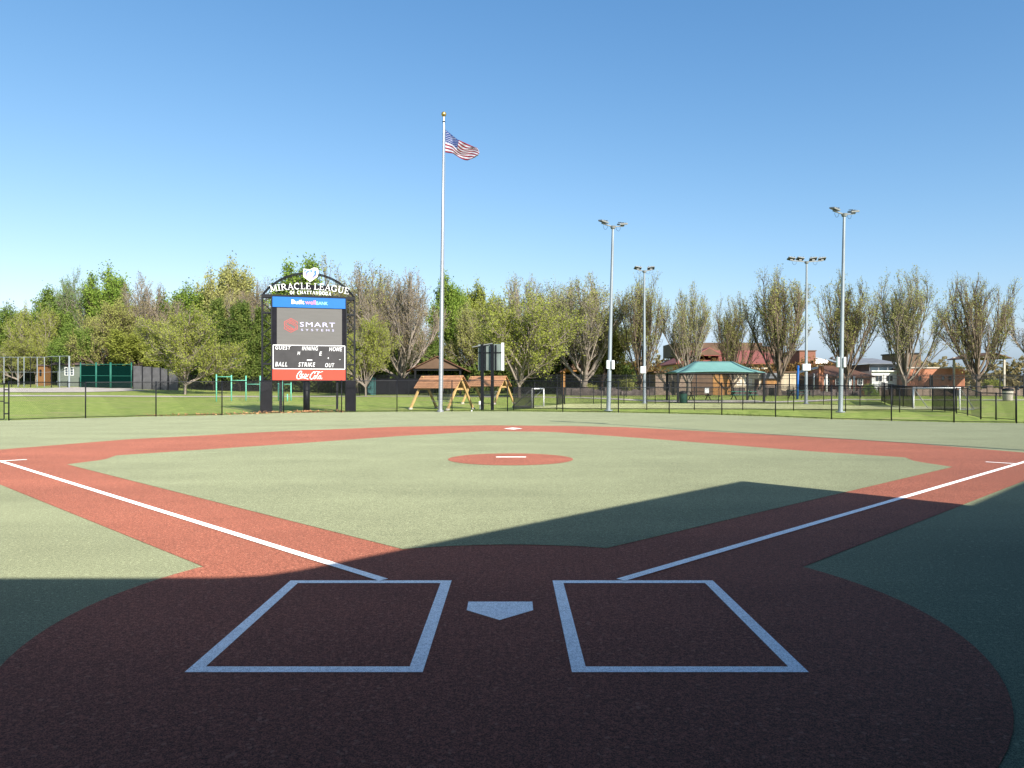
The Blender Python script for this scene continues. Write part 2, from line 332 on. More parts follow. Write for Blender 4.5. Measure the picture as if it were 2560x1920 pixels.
# ------------------------------------------------------------------ tree generator
def unit(v): return v / (np.linalg.norm(v) + 1e-9)
def gen_tree(seed, kind):
    rs = np.random.RandomState(seed); segs = []; leafpts = []
    K = dict(
        vase=dict(trunk=.27, n=(11, 8, 6, 5), ang=(28, 24, 28, 34), ln=(.80, .40, .20, .11), up=.15, t0=(.0, .12, .15, .1), r=(.013, .0058, .0026, .0012), leaf=5, ls=.07, lr=.10, w=.40, nom=(3.4, 13)),
        round=dict(trunk=.14, n=(12, 9, 6, 6), ang=(56, 38, 42, 45), ln=(.66, .34, .18, .085), up=.055, t0=(.0, .15, .1, .1), r=(.015, .0075, .0034, .0017), leaf=8.5, ls=.088, lr=.14, w=.55, nom=(5.4, 10)),
        leafy=dict(trunk=.2, n=(9, 7, 6, 4), ang=(48, 42, 48, 50), ln=(.58, .30, .16, .08), up=.06, t0=(.0, .25, .2, .2), r=(.024, .010, .005, .0022), leaf=20, ls=.145, lr=.32, w=.5, nom=(3.6, 15)),
        bare=dict(trunk=.26, n=(11, 9, 6, 5), ang=(38, 28, 32, 36), ln=(.74, .36, .19, .10), up=.11, t0=(.0, .15, .15, .1), r=(.014, .006, .0027, .0013), leaf=3.2, ls=.07, lr=.10, w=.45, nom=(4.2, 13)),
    )[kind]
    H = 10.0
    p0 = np.array([0, 0, 0.]); th = K['trunk'] * H
    tr = .022 * H
    lean = rs.normal(0, .02, 2)
    p1 = np.array([lean[0] * th, lean[1] * th, th])
    segs.append((p0 - [0, 0, .3], p0 + (p1 - p0) * .15, tr * 1.25, tr)); segs.append((p0 + (p1 - p0) * .15, p1, tr, tr * .85))
    def grow(p, dr, L, r, lvl):
        ns = (6, 4, 3, 2)[lvl]; pts = [p]; d_ = dr
        for i in range(ns):
            d_ = unit(d_ + rs.normal(0, .09 + .02 * lvl, 3) + np.array([0, 0, K['up'] * (1.2 - .2 * lvl)]))
            pts.append(pts[-1] + d_ * L / ns)
        for i in range(ns):
            ra = r * (1 - .75 * i / ns); rb = r * (1 - .75 * (i + 1) / ns); segs.append((pts[i], pts[i + 1], ra, rb))
        if lvl == 3:
            nl = rs.poisson(K['leaf'])
            for _ in range(nl):
                t = rs.rand(); leafpts.append(pts[0] * (1 - t) + pts[-1] * t + rs.normal(0, K['lr'], 3))
            return
        nc = K['n'][lvl + 1]; t0 = K['t0'][lvl + 1]
        for c in range(nc):
            t = t0 + (1 - t0) * (c + rs.rand()) / nc; t = min(.999, t)
            i = int(t * ns); q = pts[i] + (pts[i + 1] - pts[i]) * (t * ns - i); tang = unit(pts[i + 1] - pts[i])
            az = rs.rand() * 2 * math.pi; a = np.cross(tang, [.3, .2, .9]); a = unit(a); b_ = np.cross(tang, a)
            an = R(K['ang'][lvl + 1] * (.6 + .7 * rs.rand()))
            nd = unit(tang * math.cos(an) + (a * math.cos(az) + b_ * math.sin(az)) * math.sin(an))
            nd = unit(nd + np.array([0, 0, .18]))
            LL = K['ln'][lvl + 1] * H * (.65 + .6 * rs.rand()) * (1.15 - .55 * t)
            grow(q, nd, LL, K['r'][lvl + 1] * H * (1.15 - .4 * t), lvl + 1)
    n0 = K['n'][0]
    for i in range(n0):
        az = i * 2.4 + .5 * rs.rand()
        fr = i / (n0 - 1)
        an = R(K['ang'][0]) * (.25 + 1.0 * ((i * 5) % n0) / n0)
        z = th * (.72 + .28 * rs.rand())
        if kind in ('vase', 'bare'): z = th * (.42 + .58 * (1 - fr)); an = R(K['ang'][0]) * (.15 + 1.75 * fr ** .8)
        zp = p1 * (z / th); lf_ = .80 + .26 * min(1, fr * 2.2) if kind in ('vase', 'bare') else 1.0
        nd = np.array([math.cos(az) * math.sin(an), math.sin(az) * math.sin(an), math.cos(an)])
        grow(zp, nd, K['ln'][0] * H * lf_ * (.85 + .22 * rs.rand()) * (1.0 if an < R(K['ang'][0]) else .86), K['r'][0] * H * (.8 + .3 * rs.rand()), 0)
    A = np.array([s[0] for s in segs]); B = np.array([s[1] for s in segs]); RA = np.array([s[2] for s in segs]); RB = np.array([s[3] for s in segs])
    LP = np.array(leafpts)
    zt = np.percentile(B[:, 2], 99.3); rad = np.percentile(np.hypot(B[:, 0], B[:, 1]), 94)
    S = np.array([1 / rad, 1 / rad, 1 / zt])
    return A, B, RA, RB, LP, S, K
def tubes_mesh(name, A, B, RA, RB, n=3):
    d_ = B - A; L = np.linalg.norm(d_, axis=1, keepdims=True) + 1e-9; d_ = d_ / L
    ref = np.where(np.abs(d_[:, 2:3]) < .9, np.array([[0, 0, 1.]]), np.array([[1., 0, 0]]))
    u = np.cross(d_, ref); u /= np.linalg.norm(u, axis=1, keepdims=True); v = np.cross(d_, u)
    vs = []
    for P_, R_ in ((A, RA), (B, RB)):
        for i in range(n):
            t = 2 * math.pi * i / n; vs.append(P_ + R_[:, None] * (u * math.cos(t) + v * math.sin(t)))
    V = np.stack(vs, 1).reshape(-1, 3); m = len(A); o = (np.arange(m) * 2 * n)[:, None]
    F = np.stack([np.concatenate([o + i, o + (i + 1) % n, o + n + (i + 1) % n, o + n + i], 1) for i in range(n)], 1).reshape(-1, 4)
    return raw_mesh(name, V, F)
def raw_mesh(name, V, F):
    me = bpy.data.meshes.new(name); k = F.shape[1]
    me.vertices.add(len(V)); me.vertices.foreach_set('co', V.astype(np.float32).ravel())
    me.loops.add(F.size); me.loops.foreach_set('vertex_index', F.astype(np.int32).ravel())
    me.polygons.add(len(F)); me.polygons.foreach_set('loop_start', np.arange(0, F.size, k, dtype=np.int32))
    me.polygons.foreach_set('loop_total', np.full(len(F), k, dtype=np.int32)); me.update(calc_edges=True); return me
def leaves_mesh(name, P_, size, rs, asp=.6):
    m = len(P_); a = rs.normal(0, 1, (m, 3)); a /= np.linalg.norm(a, axis=1, keepdims=True)
    b_ = np.cross(a, rs.normal(0, 1, (m, 3))); b_ /= np.linalg.norm(b_, axis=1, keepdims=True)
    s = size * (.6 + .8 * rs.rand(m, 1)); a = a * s; b_ = b_ * s * asp
    V = np.stack([P_ - a, P_ + b_ * .9 - a * .1, P_ + a, P_ - b_ * .9 + a * .1], 1).reshape(-1, 3)
    return raw_mesh(name, V, (np.arange(m) * 4)[:, None] + np.arange(4)[None])
def bark(name, c): return mat(name, c, .95, .25, 3, bump=.4, stretch=(1, 1, .3))
BK = {'grey': bark('bark_grey', (.22, .185, .155)), 'brown': bark('bark_brown', (.14, .105, .08)), 'dark': bark('bark_dark', (.05, .036, .028))}
def leafm(name, c, c2, sc_=1.6):
    m = bpy.data.materials.new(name); m.use_nodes = True; n = m.node_tree; n.nodes.clear(); N = n.nodes.new; L = n.links.new
    tc = N('ShaderNodeTexCoord'); t = N('ShaderNodeTexNoise'); t.inputs['Scale'].default_value = sc_ * 3; t.inputs['Detail'].default_value = 5
    L(tc.outputs['Object'], t.inputs['Vector'])
    r = N('ShaderNodeValToRGB'); r.color_ramp.elements[0].position = .36; r.color_ramp.elements[1].position = .64
    r.color_ramp.elements[0].color = (*c, 1); r.color_ramp.elements[1].color = (*c2, 1); L(t.outputs[0], r.inputs[0])
    df = N('ShaderNodeBsdfDiffuse'); tl = N('ShaderNodeBsdfTranslucent'); mx = N('ShaderNodeMixShader'); mx.inputs[0].default_value = .38
    L(r.outputs[0], df.inputs[0]); L(r.outputs[0], tl.inputs[0]); L(df.outputs[0], mx.inputs[1]); L(tl.outputs[0], mx.inputs[2])
    o = N('ShaderNodeOutputMaterial'); L(mx.outputs[0], o.inputs[0]); return m
LM = {'olive': leafm('leaf_olive', (.27, .28, .08), (.40, .41, .13)),
      'brown': leafm('leaf_brown', (.27, .20, .12), (.30, .27, .12)),
      'yellow': leafm('leaf_yellow', (.24, .27, .05), (.36, .39, .09)),
      'green': leafm('leaf_green', (.12, .19, .04), (.23, .31, .07)),
      'bright': leafm('leaf_bright', (.16, .25, .045), (.27, .36, .07)),
      'bluegreen': leafm('leaf_bluegreen', (.13, .20, .07), (.22, .30, .11)),
      'pale': leafm('leaf_pale', (.33, .33, .11), (.42, .42, .16)),
      'cedar': leafm('leaf_cedar', (.08, .13, .03), (.20, .24, .065)),
      'rust': leafm('leaf_rust', (.25, .13, .05), (.16, .13, .05))}
PROTO = {}
def proto(kind, var):
    key = (kind, var)
    if key in PROTO: return PROTO[key]
    if kind == 'cedar':
        rs = np.random.RandomState(50 + var); A = []; B = []; RA = []; RB = []; LPs = []
        for i in range(8):
            z0 = i / 8; A.append([0, 0, z0 - .02]); B.append([0, 0, (i + 1) / 8 * .97]); RA.append(.055 * (1 - z0)); RB.append(.055 * (1 - (i + 1) / 8) + .004)
        for i in range(120):
            z = .06 + .80 * rs.rand(); az = rs.rand() * 6.283; L_ = (1 - z) ** .7 * (.6 + .6 * rs.rand()) * (.75 if z < .2 else 1)
            p = np.array([0, 0, z]); q = np.array([math.cos(az) * L_, math.sin(az) * L_, z + .06 + .10 * rs.rand()])
            A.append(p); B.append(q); RA.append(.02); RB.append(.004)
            for k in range(26):
                t = .35 + .65 * rs.rand(); c = p * (1 - t) + q * t
                LPs.append(c + rs.normal(0, 1, (9, 3)) * np.array([.09, .09, .022]) + np.array([0, 0, rs.normal(0, .015)]))
        LPs = np.concatenate(LPs); LPs[:, 2] = np.abs(LPs[:, 2]) + .01
        tm = tubes_mesh('trunk', np.array(A), np.array(B), np.array(RA), np.array(RB), 4)
        nomc = np.array([2.7, 2.7, 11.0]); lm = leaves_mesh('crown', LPs * nomc, .13, rs, .5)
        c_ = np.zeros(len(lm.vertices) * 3, np.float32); lm.vertices.foreach_get('co', c_); lm.vertices.foreach_set('co', (c_.reshape(-1, 3) / nomc).astype(np.float32).ravel()); lm.update()
    elif kind == 'shrub':
        rs = np.random.RandomState(80 + var); c = []; A = []; B = []
        for i in range(46):
            az = rs.rand() * 6.283; el = rs.rand() ** .8 * 1.45; L_ = .6 + .4 * rs.rand()
            q = np.array([math.cos(az) * math.cos(el) * L_, math.sin(az) * math.cos(el) * L_, .12 + math.sin(el) * L_ * .86])
            A.append([0, 0, 0]); B.append(q)
            c.append(q + rs.normal(0, .13, (90, 3)))
        c = np.concatenate(c); c[:, 2] = np.abs(c[:, 2])
        tm = tubes_mesh('trunk', np.array(A, float), np.array(B), np.full(46, .02), np.full(46, .006), 3)
        lm = leaves_mesh('crown', c, .055, rs, .6)
    else:
        A, B, RA, RB, LP, S, K = gen_tree(100 + 7 * var + len(kind), kind)
        # rescaled so that crown radius and height are 1 (object scale gives metres)
        hs = 9.0; ws = 3.6
        rsz = RA * 1.0
        nom = np.array([K['nom'][0], K['nom'][0], K['nom'][1]]); q_ = K['nom'][1] / 10
        tm = tubes_mesh('trunk', A * S * nom, B * S * nom, RA * q_, RB * q_, 3)
        # radii live in stretched space: squash them to stay thin
        lm = None
        rs = np.random.RandomState(7 + var)
        lm = leaves_mesh('crown', LP * S * nom, K['ls'], rs)
        for me_ in (tm, lm):
            c_ = np.zeros(len(me_.vertices) * 3, np.float32); me_.vertices.foreach_get('co', c_); me_.vertices.foreach_set('co', (c_.reshape(-1, 3) / nom).astype(np.float32).ravel()); me_.update()
    tm.materials.append(BK['grey']); lm.materials.append(LM['olive'])
    PROTO[key] = (tm, lm); return PROTO[key]
def tree(kind, var, dx, top, hw, Y, leaf, bk, label, name='deciduous_tree', rz=None, group=None, px=False, base=None):
    """dx, top, hw measured on the 2212 px view; Y the distance"""
    s = 1.0 if px else 1.15732
    x = (dx * s - CX) / FPX * Y; z0 = g(x, Y) if base is None else base
    H = at(0, top * s, Y).z - z0; r = hw * s / FPX * Y
    tm, lm = proto(kind, var)
    e = thing(name, label, 'tree' if kind != 'shrub' else 'shrub', (x, Y, z0 - .05), rz if rz is not None else (dx * 1.7) % 6.28, group)
    e.scale = (r, r, H)
    for me, m_, nm in ((tm, BK[bk], 'trunk'), (lm, LM[leaf], 'crown')):
        o = bpy.data.objects.new(nm, me); COL.objects.link(o); o.parent = e
        o.material_slots[0].link = 'OBJECT'; o.material_slots[0].material = m_
    return e
exec_trees = True
G1 = 'vase shaped trees in a row behind the iron fence'
rows_ = [
 ('vase', 0, 1385, 598, 54, 84, 'olive', 'brown', 'sparse vase shaped tree behind the shorter two lamp light pole', G1),
 ('vase', 1, 1487, 624, 54, 84, 'olive', 'grey', 'sparse vase shaped tree above the left end of the teal canopy', G1),
 ('vase', 2, 1583, 642, 46, 85, 'olive', 'brown', 'smallest thin vase shaped tree, above the middle of the teal canopy', G1),
 ('vase', 0, 1682, 588, 72, 83, 'olive', 'brown', 'tall full vase shaped tree left of the four lamp light pole', G1),
 ('vase', 1, 1828, 600, 64, 84, 'olive', 'brown', 'vase shaped tree directly behind the tallest light pole', G1),
 ('vase', 2, 1956, 588, 68, 83, 'olive', 'grey', 'upright vase shaped tree in front of the white classroom building', G1),
 ('bare', 0, 2112, 598, 84, 82, 'olive', 'brown', 'widest spreading bare twigged tree in front of the orange brick building', G1),
 ('bare', 1, 2262, 612, 78, 84, 'brown', 'grey', 'bare branched tree cut off by the right edge of the picture', G1)]
for k, v, dx, tp, hw, Y, lf, bk, lab, gr in rows_: tree(k, v, dx, tp, hw, Y, lf, bk, lab, group=gr)
G2 = 'trees behind the iron fence in the middle'
for a in [
 ('bare', 0, 1148, 600, 98, 98, 'olive', 'grey', 'tall olive brown tree standing highest behind the round yellow green one'),
 ('vase', 1, 1262, 604, 104, 88, 'olive', 'grey', 'broad olive tree just left of the light pole with two white boxes'),
 ('leafy', 1, 1300, 700, 60, 92, 'olive', 'dark', 'low olive tree half hidden behind the near light pole'),
 ('round', 0, 1121, 645, 122, 76, 'yellow', 'grey', 'big round yellow green tree right of the back of the sign board'),
 ('leafy', 0, 971, 607, 44, 104, 'bright', 'dark', 'bright green leafy tree rising right beside the flagpole'),
 ('leafy', 1, 1040, 626, 40, 108, 'yellow', 'dark', 'smaller light green tree right of the bright green one by the flagpole'),
 ('round', 1, 1022, 668, 66, 96, 'olive', 'grey', 'olive rounded tree above the back of the sign board'),
 ('leafy', 0, 925, 730, 36, 100, 'green', 'dark', 'low deep green tree at the foot of the trees behind the flagpole'),
 ('bare', 1, 868, 590, 108, 90, 'brown', 'grey', 'grey brown nearly bare tree left of the flagpole'),
 ('vase', 2, 768, 573, 104, 96, 'olive', 'grey', 'tallest brown tree just right of the scoreboard arch'),
 ('round', 0, 790, 692, 72, 82, 'yellow', 'grey', 'yellow green budding tree right beside the scoreboard tower'),
 ('leafy', 0, 655, 574, 70, 104, 'bright', 'dark', 'fresh green tree seen through the scoreboard arch'),
 ('vase', 0, 1212, 612, 76, 95, 'yellow', 'grey', 'yellowish tree squeezed between the tall olive brown tree and the broad olive tree'),
 ('vase', 0, 822, 600, 70, 101, 'brown', 'grey', 'grey brown tree filling the gap between the scoreboard tree and the nearly bare tree'),
 ('leafy', 1, 870, 700, 50, 103, 'yellow', 'dark', 'low yellow green tree left of the dark brown pavilion'),
 ]: tree(*a, group=G2)
G3 = 'trees along the left boundary'
for a in [
 ('round', 1, 400, 672, 98, 84, 'yellow', 'grey', 'spreading yellow green tree standing alone on the lawn in front of the boundary fence'),
 ('leafy', 1, 8, 668, 52, 108, 'green', 'dark', 'green tree cut off by the left edge of the picture'),
 ('round', 0, 78, 668, 52, 106, 'yellow', 'grey', 'yellow olive tree second from the left edge'),
 ('leafy', 0, 118, 634, 50, 112, 'green', 'dark', 'loose green tree between the yellow olive tree and the blue green one'),
 ('round', 1, 168, 600, 52, 114, 'bluegreen', 'grey', 'tall thin blue green tree in the left group'),
 ('leafy', 1, 245, 594, 58, 116, 'bright', 'dark', 'tallest fresh green tree in the left group'),
 ('round', 0, 236, 655, 74, 106, 'olive', 'brown', 'broad olive brown tree above the green batting cage'),
 ('leafy', 0, 158, 705, 44, 103, 'green', 'dark', 'low dark green tree above the garden shed'),
 ('vase', 1, 318, 606, 62, 110, 'brown', 'grey', 'grey bare tree between the two fresh green trees on the left'),
 ('leafy', 1, 392, 628, 62, 114, 'bright', 'dark', 'fresh green tree rising behind the lone lawn tree'),
 ('leafy', 1, 488, 578, 54, 116, 'pale', 'grey', 'tall pale yellow wispy tree above the dark cedars'),
 ('vase', 0, 550, 612, 66, 112, 'brown', 'grey', 'brown bare tree left of the scoreboard arch'),
 ('leafy', 0, 300, 712, 56, 104, 'yellow', 'dark', 'low yellow green tree between the green cage and the lone lawn tree'),
 ('round', 0, 40, 735, 60, 104, 'yellow', 'grey', 'low yellow green tree behind the tall mesh fence'),
 ]: tree(*a, group=G3)
G4 = 'dark cedars left of the scoreboard'
for a in [
 ('cedar', 0, 462, 648, 46, 100, 'cedar', 'dark', 'dark cedar right behind the lone lawn tree'),
 ('cedar', 1, 518, 652, 46, 99, 'cedar', 'dark', 'dark cedar in the middle of the cedar group left of the scoreboard'),
 ('cedar', 0, 568, 668, 42, 101, 'cedar', 'dark', 'dark cedar partly hidden behind the left scoreboard tower'),
 ('cedar', 1, 610, 690, 46, 103, 'cedar', 'dark', 'dark cedar hidden behind the scoreboard face'),
 ]: tree(*a, name='cedar_tree', group=G4)
# undergrowth along the boundary: one tangled mass
rs = np.random.RandomState(5)
def thicket(name, pts, n, hfun, leaf, size, label, spread=3.0, low=.0):
    pts = [Vector(p) for p in pts]; C = []
    for i in range(n):
        k = rs.randint(len(pts) - 1); p = pts[k].lerp(pts[k + 1], rs.rand()); h = hfun(p.x) * (.75 + .5 * rs.rand())
        x = p.x + rs.normal(0, .6); y = p.y + rs.uniform(-.5, spread); z = g(x, y) + low + (h - low) * rs.rand() ** .8
        C.append(np.array([x, y, z]) + rs.normal(0, .28, (14, 3)))
    me = leaves_mesh(name, np.concatenate(C), size, rs); me.materials.append(LM[leaf])
    o = bpy.data.objects.new(name, me); COL.objects.link(o); tag(o, label, 'undergrowth'); o['kind'] = 'stuff'; return o
thicket('undergrowth', [(-95, 110, 0), (-60, 110, 0), (-30, 102, 0), (-8, 95, 0), (15, 95, 0)], 9000, lambda x: 4.2 + 1.2 * math.sin(x * .35), 'cedar', .27, 'dark tangled undergrowth behind the boundary fences')
thicket('hedge', [(14, 98, 0), (30, 100, 0), (44, 100, 0)], 1000, lambda x: 3.4 + .5 * math.sin(x * .5), 'rust', .2, 'brown hedge left of the red roofed building')
thicket('distant_trees', [(20, 190, 0), (80, 190, 0), (140, 180, 0)], 2600, lambda x: 6 + 2.0 * math.sin(x * .2), 'brown', .4, 'low greyish brown line of far trees behind the school', 8)
# ------------------------------------------------------------------ fences
def chain_panel(mb, a, b, za0, za1, zb0, zb1, sp=.075, r=.0022):
    a = Vector((a[0], a[1])); b = Vector((b[0], b[1])); L = (b - a).length; d_ = (b - a) / L
    H = ((za1 - za0) + (zb1 - zb0)) / 2
    def pt(u, v):
        t = u / L; p = a + d_ * u; z0 = za0 + (zb0 - za0) * t; z1 = za1 + (zb1 - za1) * t
        return Vector((p.x, p.y, z0 + (z1 - z0) * v / H))
    n = int((L + H) / sp)
    for sgn in (1, -1):
        for i in range(n + 1):
            u0 = i * sp - (H if sgn > 0 else 0); u1 = u0 + H; v0, v1 = (0, H) if sgn > 0 else (H, 0)
            if u1 < 0 or u0 > L: continue
            if u0 < 0: v0 = v0 + (v1 - v0) * (-u0) / (u1 - u0); u0 = 0
            if u1 > L: v1 = v0 + (v1 - v0) * (L - u0) / (u1 - u0); u1 = L
            if u1 - u0 > .02: mb.cyl(pt(u0, v0), pt(u1, v1), r, n=3, cap=False)
def chain_fence(name, label, pts, sp=.075, wr=.0022, pr=.03, mesh=True, postm=None, rail=True, group=None, midrail=False, screen=None):
    t = thing(name, label, 'fence', (0, 0, 0), group=group); pm = postm or M['black']
    for p in pts: MB().cyl((p[0], p[1], p[2] - .1), (p[0], p[1], p[3] + .02), pr, n=10).build('post', pm, t, True)
    rb = MB(); wb = MB(); bw = MB()
    for a, b in zip(pts[:-1], pts[1:]):
        if rail: rb.cyl((a[0], a[1], a[3] - .02), (b[0], b[1], b[3] - .02), pr * .7, n=6)
        if midrail: rb.cyl((a[0], a[1], (a[2] + a[3]) / 2), (b[0], b[1], (b[2] + b[3]) / 2), pr * .6, n=6)
        bw.cyl((a[0], a[1], a[2] + .05), (b[0], b[1], b[2] + .05), pr * .45, n=5)
        if mesh: chain_panel(wb, a, b, a[2] + .03, a[3] - .03, b[2] + .03, b[3] - .03, sp, wr)
    if rail: rb.build('top_rail', pm, t)
    bw.build('bottom_rail', pm, t)
    if mesh: wb.build('chain_mesh', M['wire'] if pm is M['black'] else pm, t)
    return t
main = fpts[3:]
# off-frame left pieces are the gate and its run
chain_fence('outfield_fence', 'long black chain link fence closing the outfield behind the red running track', main, sp=.08, wr=.0034)
gpts = [(p[0], p[1], p[2], p[3]) for p in fpts[:3]]
a3 = fpts[3]; a2 = fpts[2]
gd = Vector((a3[0] - a2[0], a3[1] - a2[1])).normalized()
ge = (a3[0] - gd.x * .18, a3[1] - gd.y * .18)
gate = thing('chain_link_gate', 'black chain link gate beside the fence end post at the left edge', 'gate', (0, 0, 0))
fr = MB(); wb = MB(); gs = (a2[0], a2[1]); zb, zt = a3[2] + .06, a3[3] - .08
for q in (gs, ge): fr.cyl((q[0], q[1], zb), (q[0], q[1], zt), .026, n=8)
for z in (zb, (zb + zt) / 2, zt): fr.cyl((gs[0], gs[1], z), (ge[0], ge[1], z), .024, n=8)
fr.build('gate_frame', M['black'], gate); chain_panel(wb, gs, ge, zb, zt, zb, zt, .08, .0028); wb.build('chain_mesh', M['wire'], gate)
for z in (zb + .25, (zb + zt) / 2 - .08, zt - .3): MB().bar((ge[0], ge[1], z), (a3[0], a3[1], z), .05, .06).build('hinge', M['black'], gate)

# iron picket fence
def picket_fence(name, label, pts, H, group=None):
    t = thing(name, label, 'fence', (0, 0, 0), group=group); pk = MB(); rl = {}
    for a, b in zip(pts[:-1], pts[1:]):
        a = Vector(a); b = Vector(b); L = (b - a).length; n = max(1, round(L / .125)); seg = max(1, round(L / 2.4))
        for i in range(n):
            p = a.lerp(b, i / n); z = g(p.x, p.y)
            pk.box((p.x, p.y, z + H / 2 + .06), (.028, .028, H - .08))
        for i in range(seg):
            p = a.lerp(b, i / seg); q = a.lerp(b, (i + 1) / seg); zp = g(p.x, p.y); zq = g(q.x, q.y)
            MB().box((p.x, p.y, zp + H / 2), (.065, .065, H + .1)).build('post', M['black'], t)
            for hh in (.15, H - .45, H - .14): rl.setdefault(hh, MB()).bar((p.x, p.y, zp + hh), (q.x, q.y, zq + hh), .035, .04)
    pk.build('picket_panel', M['black'], t)
    for r_ in rl.values(): r_.build('rail', M['black'], t)
    return t
picket_fence('iron_fence', 'tall black iron picket fence across the far lawn behind both playing fields', [(-30, 96, 0), (-14, 84.5, 0), (0, 80, 0), (22, 78.5, 0), (36, 76.5, 0), (62, 76, 0)], 2.35)
picket_fence('iron_fence', 'shorter stretch of iron picket fence between the dark fence screens and the cedars', [(-46, 102, 0), (-30.2, 96.2, 0)], 2.0)

# second (court) chain link fence: nearer side, ends and far side
def cf(px, b_, t_, Y=None):
    p = P(px, b_); return (p.x, p.y, p.z, at(px, t_, p.y).z)
near = [cf(1284, 1023, 968), cf(1392, 1023.3, 968), cf(1503, 1023.8, 968), cf(1617, 1023.6, 968), cf(1736, 1023.6, 968.5), cf(1857, 1024, 969), cf(1984, 1025.5, 969), cf(2114, 1028, 970), cf(2249, 1030, 971), cf(2391, 1030.5, 971)]
chain_fence('court_fence', 'low black chain link fence along the near side of the small court', near, sp=.1, wr=.003, pr=.028)
far = [cf(1412, 1009.5, 969), cf(1484, 1008.5, 968.5), cf(1560, 1008, 968), cf(1638, 1008, 967), cf(1718, 1009, 967), cf(1796, 1009, 967), cf(1887, 1010, 966), cf(1970, 1011, 966), cf(2059, 1012, 966), cf(2150, 1015, 966), cf(2212, 1011, 958)]
chain_fence('court_fence', 'low black chain link fence along the far side of the small court', far, sp=.12, wr=.004, pr=.028)
rt = [cf(2391, 1032, 970), cf(2419, 1037.5, 970.5), cf(2452, 1046.5, 981), cf(2490, 1048, 982), cf(2540, 1052, 984)]
chain_fence('court_fence', 'black chain link fence stepping down from the court to the right hand gate', rt, sp=.1, wr=.003, pr=.034)
def screenmat(name, c, alpha):
    m = bpy.data.materials.new(name); m.use_nodes = True; n = m.node_tree; b = n.nodes['Principled BSDF']
    b.inputs['Base Color'].default_value = (*c, 1); b.inputs['Alpha'].default_value = alpha; b.inputs['Specular IOR Level'].default_value = .02; b.inputs['Roughness'].default_value = .9; return m
M['screen'] = screenmat('black_windscreen', (.02, .02, .022), .55)
M['gscreen'] = screenmat('green_windscreen', (.001, .012, .010), .96)
M['greys'] = mat('grey_fence_screen', (.075, .075, .08), .9, .25, 1.5)
def quadwall(mb, a, b, t=.02):   # a,b = (x,y,z0,z1)
    d_ = Vector((b[0] - a[0], b[1] - a[1])).normalized(); n = Vector((-d_.y, d_.x)) * t / 2
    vs = [(a[0] + s * n.x, a[1] + s * n.y, z) for s in (-1, 1) for z in (a[2], a[3])] + [(b[0] + s * n.x, b[1] + s * n.y, z) for s in (-1, 1) for z in (b[2], b[3])]
    mb.add(vs, [(0, 1, 5, 4), (2, 6, 7, 3), (0, 4, 6, 2), (1, 3, 7, 5), (0, 2, 3, 1), (4, 5, 7, 6)]); return mb
def screen_fence(label, pts):
    t = chain_fence('screened_fence', label, pts, mesh=False, pr=.03)
    for a, b in zip(pts[:-1], pts[1:]):
        quadwall(MB(), (a[0], a[1], a[2] + .05, a[3] - .04), (b[0], b[1], b[2] + .05, b[3] - .04), .006).build('screen', M['screen'], t)
    return t
screen_fence('dark mesh screened end fence behind the left hand goal', [cf(1284.5, 1024, 968.5), cf(1334, 1020.5, 969)])
screen_fence('dark screened corner of the small court farther back than the left goal', [cf(1393, 1011.5, 969), cf(1411, 1009.6, 969)])
screen_fence('dark screened end fence slanting behind the right hand goal', [cf(2204, 1004, 955), cf(2232, 1015, 961), cf(2258, 1017, 964), cf(2281, 1020, 966)])
screen_fence('dark screened panels beside the right hand goal', [cf(2331, 1026, 971), cf(2362, 1028, 971), cf(2390.5, 1031, 971)])

# goals
def goal(label, px, base, w_, h, dep, yaw, Hs):
    p = P(px, base); t = thing('soccer_goal', label, 'goal', p, yaw, 'white soccer goals on the small court')
    MB().cyl((-w_ / 2, 0, 0), (-w_ / 2, 0, h), .045, n=10).build('goal_post', M['white'], t, True)
    MB().cyl((w_ / 2, 0, 0), (w_ / 2, 0, h), .045, n=10).build('goal_post', M['white'], t, True)
    MB().cyl((-w_ / 2 - .045, 0, h), (w_ / 2 + .045, 0, h), .045, n=10).build('crossbar', M['white'], t, True)
    b = MB()
    for s in (-1, 1):
        b.cyl((s * w_ / 2, 0, h), (s * w_ / 2, dep, .03), .03, n=8); b.cyl((s * w_ / 2, 0, .03), (s * w_ / 2, dep, .03), .03, n=8)
    b.cyl((-w_ / 2, dep, .03), (w_ / 2, dep, .03), .03, n=8)
    b.build('back_frame', M['lamp'], t)
goal('white soccer goal on the left end of the small court', 1345, 1017.5, 2.6, 1.25, 1.4, R(70), 1)
goal('white soccer goal on the right end of the small court', 2340, 1023.5, 3.0, 1.35, 1.5, R(-62), 1)

